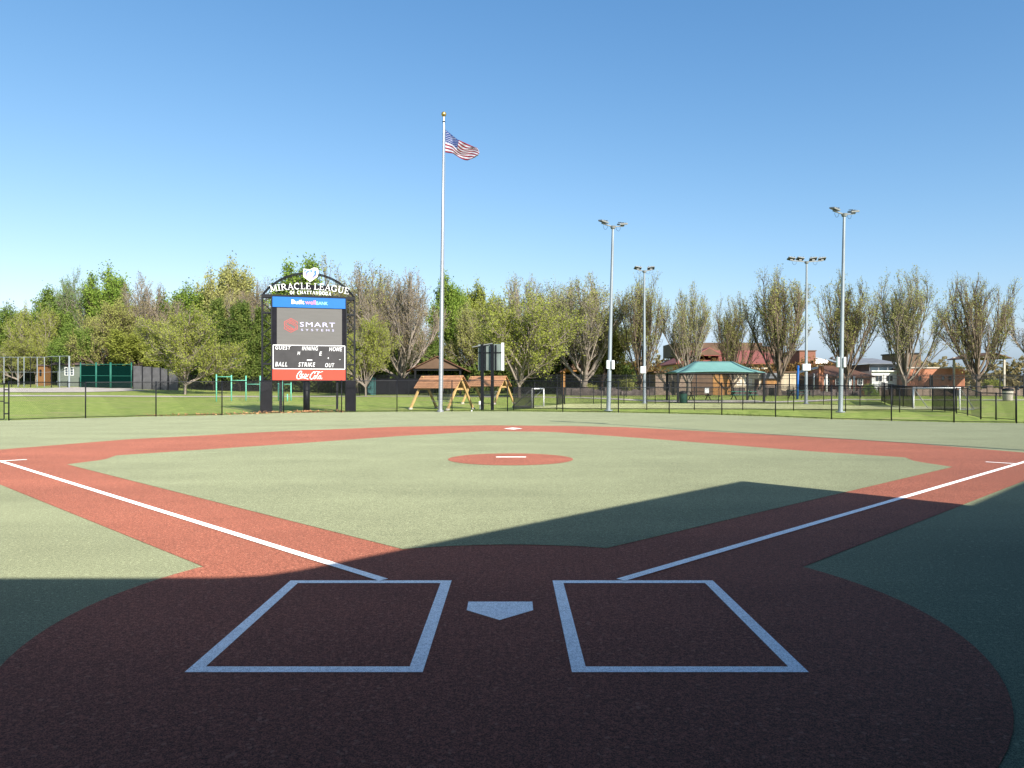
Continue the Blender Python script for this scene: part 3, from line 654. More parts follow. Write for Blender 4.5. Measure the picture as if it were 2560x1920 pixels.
# ------------------------------------------------------------------ text helpers
def text_mesh(txt, size, offset=0.0, shear=0.0, spacing=1.0):
    c = bpy.data.curves.new('t', 'FONT'); c.body = txt; c.size = size; c.offset = offset; c.shear = shear; c.space_character = spacing
    c.extrude = .006; c.align_x = 'CENTER'; c.align_y = 'CENTER'; c.resolution_u = 3
    o = bpy.data.objects.new('t', c); COL.objects.link(o)
    bpy.context.view_layer.update()
    dg = bpy.context.evaluated_depsgraph_get(); me = bpy.data.meshes.new_from_object(o.evaluated_get(dg))
    bpy.data.objects.remove(o); bpy.data.curves.remove(c); me.materials.clear(); return me
def put_text(txt, x, z, y, w_, h, m, parent, name='lettering', offset=0.0, shear=0., spacing=1.):
    """text fitted into w_ x h metres, centre x,z, in the local xz plane facing -y"""
    me = text_mesh(txt, 1.0, offset, shear, spacing)
    co = np.zeros(len(me.vertices) * 3); me.vertices.foreach_get('co', co); co = co.reshape(-1, 3)
    mn = co.min(0); mx = co.max(0); c = (mn + mx) / 2
    X = (co[:, 0] - c[0]) / (mx[0] - mn[0]) * w_ + x; Z = (co[:, 1] - c[1]) / (mx[1] - mn[1]) * h + z; Yv = -co[:, 2] + y
    me.vertices.foreach_set('co', np.stack([X, Yv, Z], 1).ravel()); me.update(); me.materials.append(m)
    o = bpy.data.objects.new(name, me); COL.objects.link(o); o.parent = parent; return o
tk, tn = .15, .07
def cu(cx, cy, rx, ry, a0, a1, n=12): return [(cx + rx * math.cos(R(a0 + (a1 - a0) * i / n)), cy + ry * math.sin(R(a0 + (a1 - a0) * i / n))) for i in range(n + 1)]
GL = {
 'I': (.34, [([(.17, 0), (.17, 1)], tk), ([(0, .03), (.34, .03)], tn), ([(0, .97), (.34, .97)], tn)]),
 'M': (1.0, [([(.15, 0), (.15, 1)], tn), ([(.15, 1), (.5, .1)], tk), ([(.5, .1), (.85, 1)], tn), ([(.85, 0), (.85, 1)], tk), ([(0, .03), (.3, .03)], tn), ([(.7, .03), (1, .03)], tn), ([(0, .97), (.2, .97)], tn), ([(.8, .97), (1, .97)], tn)]),
 'R': (.8, [([(.17, 0), (.17, 1)], tk), ([(0, .03), (.34, .03)], tn), ([(0, .97), (.4, .97)], tn), (cu(.38, .74, .24, .23, 90, -90), tk * .85), ([(.17, .5), (.42, .5)], tn), ([(.4, .5), (.76, 0)], tk), ([(.66, .03), (.86, .03)], tn)]),
 'A': (.85, [([(.12, 0), (.43, 1)], tn), ([(.43, 1), (.76, 0)], tk), ([(.22, .33), (.62, .33)], tn), ([(0, .03), (.26, .03)], tn), ([(.6, .03), (.92, .03)], tn)]),
 'C': (.8, [(cu(.42, .5, .36, .46, 50, 310, 18), tk * .9), ([(.68, .68), (.68, .98)], tn)]),
 'G': (.85, [(cu(.42, .5, .36, .46, 50, 318, 18), tk * .9), ([(.68, .68), (.68, .98)], tn), ([(.7, .08), (.7, .42)], tk), ([(.52, .42), (.84, .42)], tn)]),
 'L': (.65, [([(.17, 0), (.17, 1)], tk), ([(0, .97), (.34, .97)], tn), ([(0, .04), (.6, .04)], tn), ([(.6, 0), (.62, .25)], tn)]),
 'E': (.68, [([(.17, 0), (.17, 1)], tk), ([(0, .97), (.6, .97)], tn), ([(0, .04), (.64, .04)], tn), ([(.17, .52), (.48, .52)], tn), ([(.63, 0), (.65, .26)], tn), ([(.6, 1), (.6, .78)], tn), ([(.48, .42), (.48, .62)], tn)]),
 'U': (.85, [([(.17, .3), (.17, 1)], tk), (cu(.44, .32, .27, .29, 180, 360), tk * .8), ([(.71, .3), (.71, 1)], tn), ([(0, .97), (.34, .97)], tn), ([(.58, .97), (.86, .97)], tn)]),
 ' ': (.28, [])}
GL.update({'O': (.85, [(cu(.42, .5, .34, .46, 0, 360, 20), tk)]), 'F': (.62, GL['E'][1][:2] + [GL['I'][1][1], ([(.17, .52), (.48, .52)], tn)]),
 'H': (.85, [([(.17, 0), (.17, 1)], tk), ([(.69, 0), (.69, 1)], tk), ([(.17, .5), (.69, .5)], tn * 1.3), ([(0, .03), (.32, .03)], tn), ([(.54, .03), (.86, .03)], tn), ([(0, .97), (.32, .97)], tn), ([(.54, .97), (.86, .97)], tn)]),
 'T': (.75, [([(.37, 0), (.37, 1)], tk), ([(.03, .96), (.72, .96)], tn * 1.2), ([(.2, .03), (.54, .03)], tn), ([(.04, 1), (.04, .75)], tn), ([(.71, 1), (.71, .75)], tn)]),
 'N': (.9, [([(.15, 0), (.15, 1)], tn), ([(.13, 1), (.74, 0)], tk), ([(.74, 0), (.74, 1)], tn), ([(0, .97), (.2, .97)], tn), ([(.6, .97), (.9, .97)], tn), ([(0, .03), (.3, .03)], tn)])})
def arc_word(word, xc_, zc, halfw, sag, h, y, depth, bold=1.0, gap=.1, flat_z=None):
    tot = sum(GL[c][0] + gap for c in word) - gap; mb = MB(); Rr = (halfw ** 2 + sag ** 2) / (2 * sag); u = 0
    sx = 2 * halfw / tot
    for k, ch in enumerate(word):
        wd, st = GL[ch]; cen = (u + wd / 2 - tot / 2) * sx; th = cen / Rr
        for pts, t in st:
            q = []
            for (a, b_) in pts:
                lx = (a - wd / 2) * sx; lz = (b_ - .5) * h
                ang = -th
                X = Rr * math.sin(th) + lx * math.cos(ang) - lz * math.sin(ang); Z = Rr * math.cos(th) - Rr + lx * math.sin(ang) + lz * math.cos(ang)
                q.append((xc_ + X, zc + Z))
            mb.stroke(q, t * h * bold, y - depth, y)
        u += wd + gap
    return mb

# ------------------------------------------------------------------ scoreboard
SY = 43.2; SXp = 620 + 606 * .2532
sx_ = (SXp - CX) / FPX * SY; sg = g(sx_, SY)
sb = thing('scoreboard', 'tall black truss scoreboard with an arched league sign and grey screen behind the fence', 'scoreboard', (sx_, SY, sg), R(15.3))
def lx(c): return (c - 606) * .00569
def lz(c): return (1311 - c) * .0059 + CAMH - sg
M['blue'] = mat('blue_panel', (.004, .12, .42), .45, .05, 2)
M['red'] = mat('red_panel', (.50, .055, .03), .45, .05, 2)
M['chalk'] = mat('score_black', (.038, .036, .038), .6, .2, 2)
M['lwhite'] = mat('letter_white', (.85, .85, .85), .5)
M['pink'] = mat('letter_pink', (.75, .25, .27), .5)
M['cyan'] = mat('letter_cyan', (.35, .75, .85), .5)
M['ledgrey'] = mat('display_grey', (.12, .115, .11), .7, .05, 1, stretch=(1, 1, 8))
M['ledtext'] = mat('display_lilac', (.50, .48, .70), .6, emit=.05)
M['ledred'] = mat('display_red', (.42, .075, .07), .6, emit=.03)
def box2(mb, x0, x1, z0, z1, y0, y1): mb.box(((x0 + x1) / 2, (y0 + y1) / 2, (z0 + z1) / 2), (x1 - x0, y1 - y0, abs(z1 - z0))); return mb
XL, XR = lx(245), lx(968); zA, zB, zC, zD, zE = lz(404), lz(512), lz(878), lz(1120), lz(1227)
MB_ = MB
box2(MB(), XL + .03, XR - .03, zE + .03, zA - .03, .10, .42).build('cabinet', M['black'], sb)
o = box2(MB(), XL, XR, zB, zA, 0, .12).build('bank_panel', M['blue'], sb, bevel=.01)
put_text('Built', lx(493), (zA + zB) / 2 + .01, -.004, .72, .25, M['lwhite'], o, offset=.012)
put_text('well', lx(617), (zA + zB) / 2 + .01, -.004, .60, .25, M['pink'], o, offset=.012)
put_text('BANK', lx(732), (zA + zB) / 2 - .03, -.004, .64, .19, M['cyan'], o, offset=.0)
scr = box2(MB(), lx(288), lx(932), zC, zB - .03, .02, .10).build('screen', M['ledgrey'], sb)
for a, b in ((XL, lx(286)), (lx(934), XR)): box2(MB(), a, b, zC, zB - .02, .05, .14).build('side_frame', M['pad'], sb)
zs = (lz(505) + lz(878)) / 2
put_text('SMART', lx(687), lz(676), .016, 349 * .00569, .27, M['ledtext'], scr, offset=.0, spacing=1.15)
put_text('SYSTEMS', lx(688), lz(730), .016, 328 * .00569, .12, M['ledtext'], scr, offset=.0, spacing=1.9)
lg = MB(); q = lambda pts: [(lx(a), lz(b)) for a, b in pts]
for k, pts in enumerate([[(489, 672), (489, 655), (425, 620), (361, 655), (361, 690), (425, 726), (442, 716)],
            [(361, 702), (361, 722), (425, 756), (489, 722), (489, 688), (425, 651), (408, 661)],
            [(474, 664), (425, 636), (377, 664), (377, 682), (448, 722), (425, 738), (377, 712)],
            [(400, 668), (425, 668), (474, 697), (474, 714), (440, 736)]]):
    lg.stroke(q(pts), .034, .012 - .0015 * k, .018)
lg.build('hexagon_logo', M['ledred'], scr)
sp_ = box2(MB(), XL + .02, XR - .02, zD, zC, .0, .12).build('score_panel', M['chalk'], sb)
bd = MB()
for a in ((XL + .04, zC - .03, XR - .04, zC - .03), (XL + .04, zD + .03, XR - .04, zD + .03), (XL + .04, zD + .03, XL + .04, zC - .03), (XR - .04, zD + .03, XR - .04, zC - .03)):
    bd.stroke([(a[0], a[1]), (a[2], a[3])], .036, -.006 - (.001 if a[0] == a[2] else 0), .002)
bd.build('border', M['lwhite'], sp_)
for tx, cx_, cy_, wp, hp in (('GUEST', 349, 908, 150, 34), ('INNING', 612, 912, 158, 36), ('HOME', 868, 916, 130, 36), ('H', 502, 960, 26, 30), ('E', 718, 962, 28, 34), ('BALL', 331, 1070, 116, 38), ('STRIKE', 581, 1072, 165, 38), ('OUT', 809, 1076, 92, 36)):
    put_text(tx, lx(cx_), lz(cy_), -.006, wp * .00569, hp * 1.12 * .0059, M['lwhite'], sp_, offset=.004, shear=.2, spacing=1.2)
for a in ((582, 634, 1033, 1023), (790, 799, 1013, 1000), (903, 920, 1021, 1018)): box2(MB(), lx(a[0]), lx(a[1]), lz(a[2]), lz(a[3]), -.006, .001).build('score_mark', M['lwhite'], sp_)
cc = box2(MB(), XL, XR, zE, zD - .01, .0, .12).build('cola_panel', M['red'], sb, bevel=.01)
cola = MB()
def cq(pts): return [(lx((660 + a * .1326 - 620) / .2532), lz((830 + b_ * .1326 - 640) / .2532)) for a, b_ in pts]
CS = [([(700, 775), (712, 750), (700, 738), (675, 745), (645, 780), (622, 825), (618, 860), (632, 880), (660, 882), (700, 866), (740, 862), (790, 872), (835, 888)], 15),
      ([(682, 850), (672, 825), (684, 790), (702, 788), (708, 815), (700, 845), (682, 850)], 10),
      ([(752, 795), (735, 790), (722, 820), (726, 846), (742, 848), (765, 828)], 11),
      ([(800, 800), (780, 792), (766, 820), (770, 846), (786, 846), (802, 815), (806, 795), (800, 840), (815, 842), (832, 815)], 10),
      ([(828, 802), (852, 796)], 9),
      ([(950, 790), (962, 762), (948, 748), (918, 762), (885, 805), (868, 850), (874, 880), (895, 888), (925, 870), (945, 845)], 16),
      ([(950, 885), (938, 862), (950, 825), (968, 822), (974, 850), (966, 880), (950, 885)], 10),
      ([(972, 845), (1000, 820), (1035, 775), (1045, 748), (1030, 745), (1008, 790), (996, 850), (1004, 884), (1022, 868)], 10),
      ([(1068, 825), (1048, 820), (1030, 850), (1036, 882), (1052, 880), (1068, 845), (1074, 820), (1068, 872), (1082, 886), (1098, 862)], 10),
      ([(955, 760), (990, 742), (1030, 752), (1070, 758), (1112, 740)], 9)]
for k, (pts, wd) in enumerate(CS): cola.stroke(cq(pts), wd * .1326 / .2532 * .0057 * .95, -.010 - .0013 * k, .001)
cola.build('script_logo', M['lwhite'], cc)
# truss towers
def truss(x0, x1, zb, zt, bands):
    mb = MB()
    for y in (.0, .55):
        for x in (x0, x1): mb.box((x, y, (zb + zt) / 2), (.07, .07, zt - zb))
        zz = np.linspace(zt, zb, 12)
        for i in range(11):
            a, b = ((x0, x1) if i % 2 else (x1, x0)); mb.cyl((a, y, zz[i]), (b, y, zz[i + 1]), .018, n=6)
    for z in bands:
        for y in (.0, .55): mb.box(((x0 + x1) / 2, y, z), (abs(x1 - x0) - .07, .066, .09))
        for x in (x0, x1): mb.box((x, .275, z), (.06, .48, .06))
    return mb
ZP = lz(1230)
truss(lx(145), lx(238), ZP, lz(395), [lz(398), lz(412), lz(567), lz(1068)]).build('truss_tower', M['black'], sb)
truss(lx(975), lx(1062), ZP, lz(395), [lz(398), lz(412), lz(567), lz(1068)]).build('truss_tower', M['black'], sb)
for a, b in ((128, 241), (968, 1073)): box2(MB(), lx(a), lx(b), 0, ZP, -.1, .65).build('base_cladding', M['pad'], sb, bevel=.01)
for a, rr in ((325, .10), (885, .075)): MB().box((lx(a), .3, (zE) / 2), (rr * 1.7, rr * 1.7, zE)).build('support_post', M['black'], sb)
MB().cyl((lx(578), .35, -.1), (lx(578), .35, zE), .19, n=20).build('support_column', M['black'], sb, True)
# arch
arc_b = MB(); hw_ = (lx(1062) - lx(145)) / 2; xm = (lx(1062) + lx(145)) / 2; zs0 = lz(398); rise = lz(165) - zs0
Ra = (hw_ ** 2 + rise ** 2) / (2 * rise)
def apt(u): x = u * hw_; return (xm + x, zs0 + math.sqrt(Ra ** 2 - x * x) - Ra + rise)
for y in (0, .5):
    pv = [apt(-1 + i / 14) for i in range(29)]
    for i in range(28): arc_b.cyl((pv[i][0], y, pv[i][1]), (pv[i + 1][0], y, pv[i + 1][1]), .035, n=8)
    arc_b.box((xm, y, zs0 + .0), (2 * hw_, .064, .10))
for u in (-.78, -.58, -.38, -.2, 0.02, .2, .38, .6, .78):
    a = apt(u)
    for du in (-.09, .09): arc_b.cyl((a[0], 0, a[1]), (xm + (u + du) * hw_, 0, zs0 + .04), .017, n=6)
    arc_b.cyl((a[0], 0, a[1]), (a[0], .5, a[1]), .02, n=6)
arc_b.build('arch_truss', M['black'], sb)
bk_ = MB(); n_ = 24
for i in range(n_):
    u0 = -.62 + 1.16 * i / n_; u1 = -.62 + 1.16 * (i + 1) / n_; f = lambda u: lz(305) - .2 * u * u
    bk_.plate([(xm + u0 * hw_, f(u0) - .16), (xm + u1 * hw_, f(u1) - .16), (xm + u1 * hw_, f(u1) + .12), (xm + u0 * hw_, f(u0) + .12)], -.10, -.06)
bk_.build('name_backing', M['pad'], sb)
arc_word('MIRACLE LEAGUE', lx(612), lz(300), 392 * .00569, .235, .37, -.11, .05, .82).build('lettering', M['lwhite'], sb)
arc_word('OF CHATTANOOGA', lx(618), lz(362), 203 * .00569, .05, .19, -.11, .04, 1.05, gap=.2).build('lettering', M['lwhite'], sb)
# shield emblem
def s2(pts): return [(lx((660 + a * .10850 - 620) / .2532), lz((655 + b_ * .10850 - 640) / .2532)) for a, b_ in pts]
sh = MB().plate(s2([(905, 165), (1060, 178), (1150, 130), (1230, 140), (1262, 200), (1250, 270), (1228, 340), (1065, 462), (905, 345)][::-1]), -.12, -.06).build('shield_emblem', M['lwhite'], sb)
M['sblue'] = mat('shield_blue', (.035, .14, .45), .5)
MB().plate(s2([(926, 188), (1205, 190), (1205, 325), (1065, 425), (926, 325)][::-1]), -.130, -.118).build('blue_field', M['sblue'], sh)
mb = MB().plate(s2(cu(1065, 300, 72, 70, 0, 345, 20)), -.140, -.125)
mb.plate(s2([(1118, 200), (1160, 205), (1150, 225), (1160, 245), (1120, 240)]), -.139, -.125); mb.plate(s2([(1145, 268), (1165, 268), (1165, 285), (1145, 285)]), -.139, -.125)
mb.stroke(s2([(1060, 205), (1010, 198), (965, 225), (945, 270), (955, 325), (1000, 375), (1065, 400), (1130, 380)]), .045, -.141, -.125)
mb.build('ball_mark', M['lwhite'], sh)
mb = MB().stroke(s2([(962, 250), (968, 320), (1010, 365), (1075, 388), (1150, 360), (1215, 300)]), .03, -.146, -.125)
mb.build('red_swoosh', M['pink'], sh)

# ------------------------------------------------------------------ flagpole and flag
bp_ = P(1101, 1027.6); FY = 43.45; bx = (1101 - CX) / FPX * FY; tp_ = at(1109.5, 292, FY); fz = g(bx, FY)
fp = thing('flagpole', 'tall tapered silver flagpole with a gold ball behind the outfield fence', 'flagpole', (bx, FY, fz))
T = tp_ - Vector((bx, FY, fz))
mb = MB(); mb.cyl((0, 0, -.1), T * .3, .125, .118, 20, False); mb.cyl(T * .3, T, .118, .055, 20, False); mb.build('pole', M['alu'], fp, True)
MB().cyl(T - Vector((0, 0, .32)), T - Vector((0, 0, .27)), .085, n=14).build('truck', M['black'], fp)
MB().ball(T + Vector((0, 0, .15)), .15, 20, 14).build('gold_ball', M['gold'], fp, True)
MB().cyl((0, 0, 0), (0, 0, .12), .2, n=20).build('base_collar', M['alu'], fp)
MB().cyl(T + Vector((.1, -.02, -.5)), Vector((.16, -.02, 1.2)), .008, n=5).build('halyard', M['lamp'], fp)
FR = mat('flag_red', (.22, .018, .035), .8, .1, 4); FW = mat('flag_white', (.52, .53, .60), .8, .06, 4); FB = mat('flag_blue', (.025, .05, .17), .8, .15, 4)
def flagpt(u, v):     # u along the fly 0..1, v down the hoist 0..1
    x = 1112.5 + 84 * u * (1 - .05 * v)
    ytop = 323 + 25 * u / .35 if u < .35 else 348 + 22 * ((u - .35) / .65) ** .9
    ybot = 381 + 3 * u / .25 if u < .25 else 384 + 17 * math.sin(min(1, (u - .25) / .45) * math.pi / 2) - (8 * ((u - .72) / .28) if u > .72 else 0)
    y = ytop + (ybot - ytop) * v
    dep = .14 * math.sin(9 * u + 3.2 * v) * min(1, u * 3) + .07 * math.sin(21 * u + 7 * v) * min(1, u * 3) - .45 * max(0, u - .12 - .45 * v)
    y += 3.2 * math.sin(11 * u + 4.5 * v) * min(1, u * 2.5) * math.sin(math.pi * v)
    x += 3.5 * math.sin(6 * v + 5 * u) * u
    q_ = at(x, y, FY + dep - .3 * u); return q_ 
nu, nv = 60, 39
me = bpy.data.meshes.new('flag'); org = at(1112, 350, FY)
vs = [flagpt(i / nu, j / nv) - org for i in range(nu + 1) for j in range(nv + 1)]
fs = [(i * (nv + 1) + j, (i + 1) * (nv + 1) + j, (i + 1) * (nv + 1) + j + 1, i * (nv + 1) + j + 1) for i in range(nu) for j in range(nv)]
me.from_pydata([tuple(v) for v in vs], [], fs); 
for m_ in (FR, FW, FB): me.materials.append(m_)
k = 0
for i in range(nu):
    for j in range(nv):
        me.polygons[k].material_index = 2 if (i < nu * .4 and j < nv * 7 / 13) else (j // 3) % 2
        me.polygons[k].use_smooth = True; k += 1
fl = bpy.data.objects.new('flag', me); COL.objects.link(fl); fl.location = org
sd = fl.modifiers.new('thickness', 'SOLIDIFY'); sd.thickness = .006
tag(fl, 'wind blown red, white and blue flag with stripes and stars flying from the tall flagpole', 'flag')
st = MB()
for r_ in range(9):
    for c_ in range(6 if r_ % 2 == 0 else 5):
        u = .4 * (c_ * 2 + (1 if r_ % 2 == 0 else 2)) / 12; v = 7 / 13 * (r_ + 1) / 10
        a = flagpt(u, v) - org; du = (flagpt(u + .01, v) - org - a).normalized(); dv = (flagpt(u, v + .01) - org - a).normalized(); nn = du.cross(dv).normalized()
        if nn.y > 0: nn = -nn
        pts = [a + nn * .007 + (du * math.cos(R(90 + 36 * q_)) - dv * math.sin(R(90 + 36 * q_))) * (.036 if q_ % 2 == 0 else .015) for q_ in range(10)]
        st.add([a + nn * .007] + pts, [(0, q_ + 1, (q_ + 1) % 10 + 1) for q_ in range(10)])
st.build('stars', FW, fl)

# ------------------------------------------------------------------ light poles
def light_pole(label, bpx, bpy_, tpx, tpy, r, nlamp, yaw, arm, boxes, tl=-10, Y=None, base=None, H=None, cable=True):
    if base is None:
        p = P(bpx, bpy_); tpos = at(tpx, tpy, p.y) - p
    else: p = Vector(base); tpos = Vector((0, 0, H))
    t = thing('light_pole', label, 'light pole', p, 0, 'galvanised sports light poles')
    mb = MB(); mb.cyl((0, 0, -.1), tpos, r, r * .55, 16, False); mb.build('pole', M['pole'], t, True)
    MB().cyl((0, 0, 0), (0, 0, .06), r * 1.9, n=16).build('base_plate', M['pole'], t)
    h = MB(); h.cyl(tpos - Vector((0, 0, .12)), tpos + Vector((0, 0, .04)), .13, .18, 14)
    ax = Vector((math.cos(yaw), math.sin(yaw), 0))
    h.bar(tpos - ax * arm + Vector((0, 0, .10)), tpos - ax * .12 + Vector((0, 0, .02)), .07, .06); h.bar(tpos + ax * .12 + Vector((0, 0, .02)), tpos + ax * arm + Vector((0, 0, .10)), .07, .06)
    h.build('crossarm', M['lamp'], t)
    fr_ = [-1, 1] if nlamp == 2 else [-1, -.42, .42, 1]
    nrm = Vector((-ax.y, ax.x, 0))
    for k, s in enumerate(fr_):
        c = tpos + ax * (s * arm * 1.0) + Vector((0, 0, .24)); sgn = -1 if nrm.y > 0 else 1
        tilt = R(tl)
        lh = MB(); lh.box(c, (.56, .36, .09), yaw + (.15 if s < 0 else -.15), tilt * sgn, R(8) * (1 if s < 0 else -1)); 
        for e in (-.2, 0, .2): lh.box(c + ax * e + Vector((0, 0, .075)), (.03, .34, .05), yaw, tilt * sgn)
        o_ = lh.build('lamp_head', M['lamp'], t, bevel=.012)
        MB().box(c - Vector((0, 0, .058)) + nrm * (-.02), (.48, .29, .012), yaw + (.15 if s < 0 else -.15), tilt * sgn, R(8) * (1 if s < 0 else -1)).build('lens', M['glass'], o_)
        y_ = MB(); y_.box(tpos + ax * (s * arm) + Vector((0, 0, .15)), (.20, .14, .10), yaw); y_.bar(tpos + ax * (s * arm) + Vector((0, 0, .18)), c, .04, .05)
        y_.build('bracket', M['lamp'], t)
    cb = MB()
    for s in (-.8, .55):
        pts = [tpos + ax * (s * arm + .16 * math.cos(a)) + Vector((0, 0, .02 - .24 * math.sin(a))) for a in np.linspace(0, math.pi, 9)]
        for a, b in zip(pts[:-1], pts[1:]): cb.cyl(a, b, .009, n=5, cap=False)
    cb.build('cable', M['black'], t)
    for (x0, x1, y0, y1) in boxes:
        a = at(x0, y1, p.y - .12) - p; b = at(x1, y0, p.y - .12) - p
        MB().box(((a.x + b.x) / 2, -.14, (a.z + b.z) / 2), (b.x - a.x, .22, b.z - a.z)).build('control_box', M['white'], t, bevel=.015)
    return t
def c4(x, y): return 1240 + x * .2532, 640 + y * .2532
def c5(x, y): return 1640 + x * .2532, 640 + y * .2532
light_pole('tall light pole nearest the middle, right of the round yellow green tree', 1521, 1027, 1532.5, 567, .135, 2, R(28), .70, [(1516, 1522.5, 901, 922), (1529, 1535.5, 901, 923)])
light_pole('shorter two lamp light pole farther back, in front of the vase shaped tree', 1611, 1008.5, 1611, 678, .125, 2, R(4), .52, [(1601, 1614, 916, 933)], tl=28)
light_pole('light pole carrying four lamps on one crossarm, right of the teal canopy', 2015, 1010, 2016.6, 655, .125, 4, R(3), 1.2, [(2006, 2025, 910, 926)], tl=28)
light_pole('tallest nearest light pole, between the four lamp pole and the white building', 2101, 1030.6, 2110.6, 536, .135, 2, R(24), .74, [(2092, 2097, 893, 918), (2108, 2113, 893, 918)])
LSH = 11.5 / math.tan(R(SUN_EL))
light_pole('light pole standing beyond first base, its shadow lying across the outfield', 0, 0, 0, 0, .135, 4, R(-50), 1.4, [], base=(2.94 + SD[0] * LSH, 32.4 + SD[1] * LSH, 0), H=11.3)

# ------------------------------------------------------------------ swing shelters
def shingle_mat(name, c, pitch):
    m = mat(name, c, .85, .18, 3); n = m.node_tree; b = n.nodes['Principled BSDF']
    tc = n.nodes.new('ShaderNodeTexCoord'); wv = n.nodes.new('ShaderNodeTexWave'); wv.bands_direction = 'Z'; wv.wave_profile = 'SAW'; wv.inputs['Scale'].default_value = pitch
    n.links.new(tc.outputs['Object'], wv.inputs['Vector'])
    src = b.inputs['Base Color'].links[0].from_socket
    mx = n.nodes.new('ShaderNodeMix'); mx.data_type = 'RGBA'; mx.blend_type = 'MULTIPLY'; mx.inputs[0].default_value = .55
    n.links.new(src, mx.inputs[6]); n.links.new(wv.outputs['Color'], mx.inputs[7]); n.links.new(mx.outputs[2], b.inputs['Base Color']); return m
M['wood_roof'] = shingle_mat('timber_roof_boards', (.50, .25, .13), 2.2)
def swing(label, px, py):
    p = P(px, py); t = thing('timber_swing_frame', label, 'swing frame', p, R(-35), 'timber A frame swings with board roofs on the lawn')
    L2, W2, H = 1.55, 1.28, 2.02
    for s in (-1, 1):
        for w_ in (-1, 1):
            lg_ = MB(); lg_.bar((s * L2, w_ * W2, 0), (s * L2, -w_ * .07, H + .08), .10, .14); o_ = lg_.build('leg', M['wood'], t)
            MB().cyl((s * L2, w_ * W2, -.05), (s * L2, w_ * W2, .07), .14, n=12).build('footing', M['concrete'], o_)
        MB().bar((s * (L2 - .1), -.5, 1.28), (s * (L2 - .1), .5, 1.28), .05, .13).build('cross_brace', M['wood'], t)
    rf = MB()
    for w_ in (-1, 1):
        q = [(-L2 - .22, 0, H + .12), (L2 + .22, 0, H + .12), (L2 + .22, w_ * .72, H - .66), (-L2 - .22, w_ * .72, H - .66)]
        rf.add(q + [(a, b, c - .05) for a, b, c in q], [(0, 1, 2, 3), (7, 6, 5, 4), (0, 4, 5, 1), (1, 5, 6, 2), (2, 6, 7, 3), (3, 7, 4, 0)])
    rf.build('roof', M['wood_roof'], t)
    MB().bar((-L2, 0, H - .1), (L2, 0, H - .1), .1, .14).build('ridge_beam', M['wood'], t)
    se = MB()
    for k in range(5): se.box((0, -.2 + .1 * k, .48), (1.3, .08, .03))
    for k in range(4): se.box((0, .27 + .03 * k, .58 + .11 * k), (1.3, .025, .08))
    se.build('bench_seat', M['lamp'], t)
    ch = MB()
    for s in (-.62, .62): ch.cyl((s, -.2, .5), (s, 0, H - .1), .01, n=5); ch.cyl((s, .3, .62), (s, 0, H - .1), .01, n=5)
    ch.build('chain', M['lamp'], t); return t
swing('nearer timber swing with a board roof right behind the flagpole', 880 + 828 * .2712, 1022)
swing('farther timber swing with a board roof behind the back of the sign board', 880 + 1255 * .2712, 1008)

# ------------------------------------------------------------------ back of the sign board
p = P(880 + 1250 * .2712, 1024.3); YB = p.y; u_ = .2712 * YB / FPX
bs = thing('sign_board', 'back of a sign board on two black posts in front of the farther timber swing', 'sign', p, R(-12))
def bz(c): return (1224 - c) * u_ + CAMH - p.z
def bxx(c): return (c - 1250) * u_
M['backgreen'] = mat('sign_back', (.15, .185, .17), .6, .3, 1.5, stretch=(3, 1, .4))
for c in (1200, 1295): MB().box((bxx(c), 0, bz(815) / 2), (.17, .17, bz(812))).build('post', M['black'], bs)
o = MB().box((bxx(1268), .19, (bz(812) + bz(1055)) / 2), (bxx(1380) - bxx(1156), .18, bz(812) - bz(1055))).build('board', M['backgreen'], bs, bevel=.01)
MB().box((bxx(1387), .19, (bz(800) + bz(1055)) / 2), (.13, .2, bz(800) - bz(1055))).build('edge_trim', M['white'], bs)
mb = MB()
for c in (1226, 1325): mb.box((bxx(c), .075, (bz(820) + bz(1050)) / 2), (.09, .05, bz(820) - bz(1050)))
mb.box((bxx(1268), .07, bz(890)), (bxx(1378) - bxx(1156), .04, .05)); mb.build('stiffener', M['black'], bs)
MB().bar((bxx(1105), .05, bz(838)), (bxx(1290), .15, bz(806)), .3, .05).build('top_light_bar', M['lamp'], bs)
p = P(880 + 1180 * .2712, 1022.8)
jb = thing('junction_box', 'small grey junction box on a stub post beside the sign board posts', 'box', p)
MB().cyl((0, 0, 0), (0, 0, .3), .04, n=8).build('stub_post', M['pole'], jb); MB().box((0, -.02, .40), (.15, .12, .22)).build('box_body', M['white'], jb, bevel=.01)
p = P(1179.5, 1028.8)
tag(MB().ball((p.x, p.y - .15, p.z + .045), .045, 12, 8).build('baseball', M['white'], smooth=True), 'white ball lying at the foot of the fence right of the flagpole', 'ball')
# fallen leaves under the scoreboard and fence
rs = np.random.RandomState(3); C = []
for (px, n_, sp_x) in ((690, 90, .35), (752, 110, .35), (772, 60, .2), (795, 70, .4), (850, 25, .2), (650, 40, .3), (585, 50, .7), (450, 40, .9), (520, 60, .6), (380, 25, .5), (620, 30, .3)):
    x0 = (px - CX) / FPX; yf = None
    q_ = P(px, float(np.interp(px, [a[0] for a in FL], [a[1] for a in FL])))
    for i in range(n_):
        x = q_.x + rs.normal(0, sp_x); y = q_.y + .18 + abs(rs.normal(0, .14)) + .03 * 0; C.append((x, y, g(x, y) + .01 + abs(rs.normal(0, .05))))
me = leaves_mesh('fallen_leaves', np.array(C), .05, rs, .8); me.materials.append(mat('dry_leaf', (.45, .24, .11), .9, .3, 3))
o = bpy.data.objects.new('fallen_leaves', me); COL.objects.link(o); tag(o, 'dry tan leaves drifted along the fence under the scoreboard', 'fallen leaves'); o['kind'] = 'stuff'

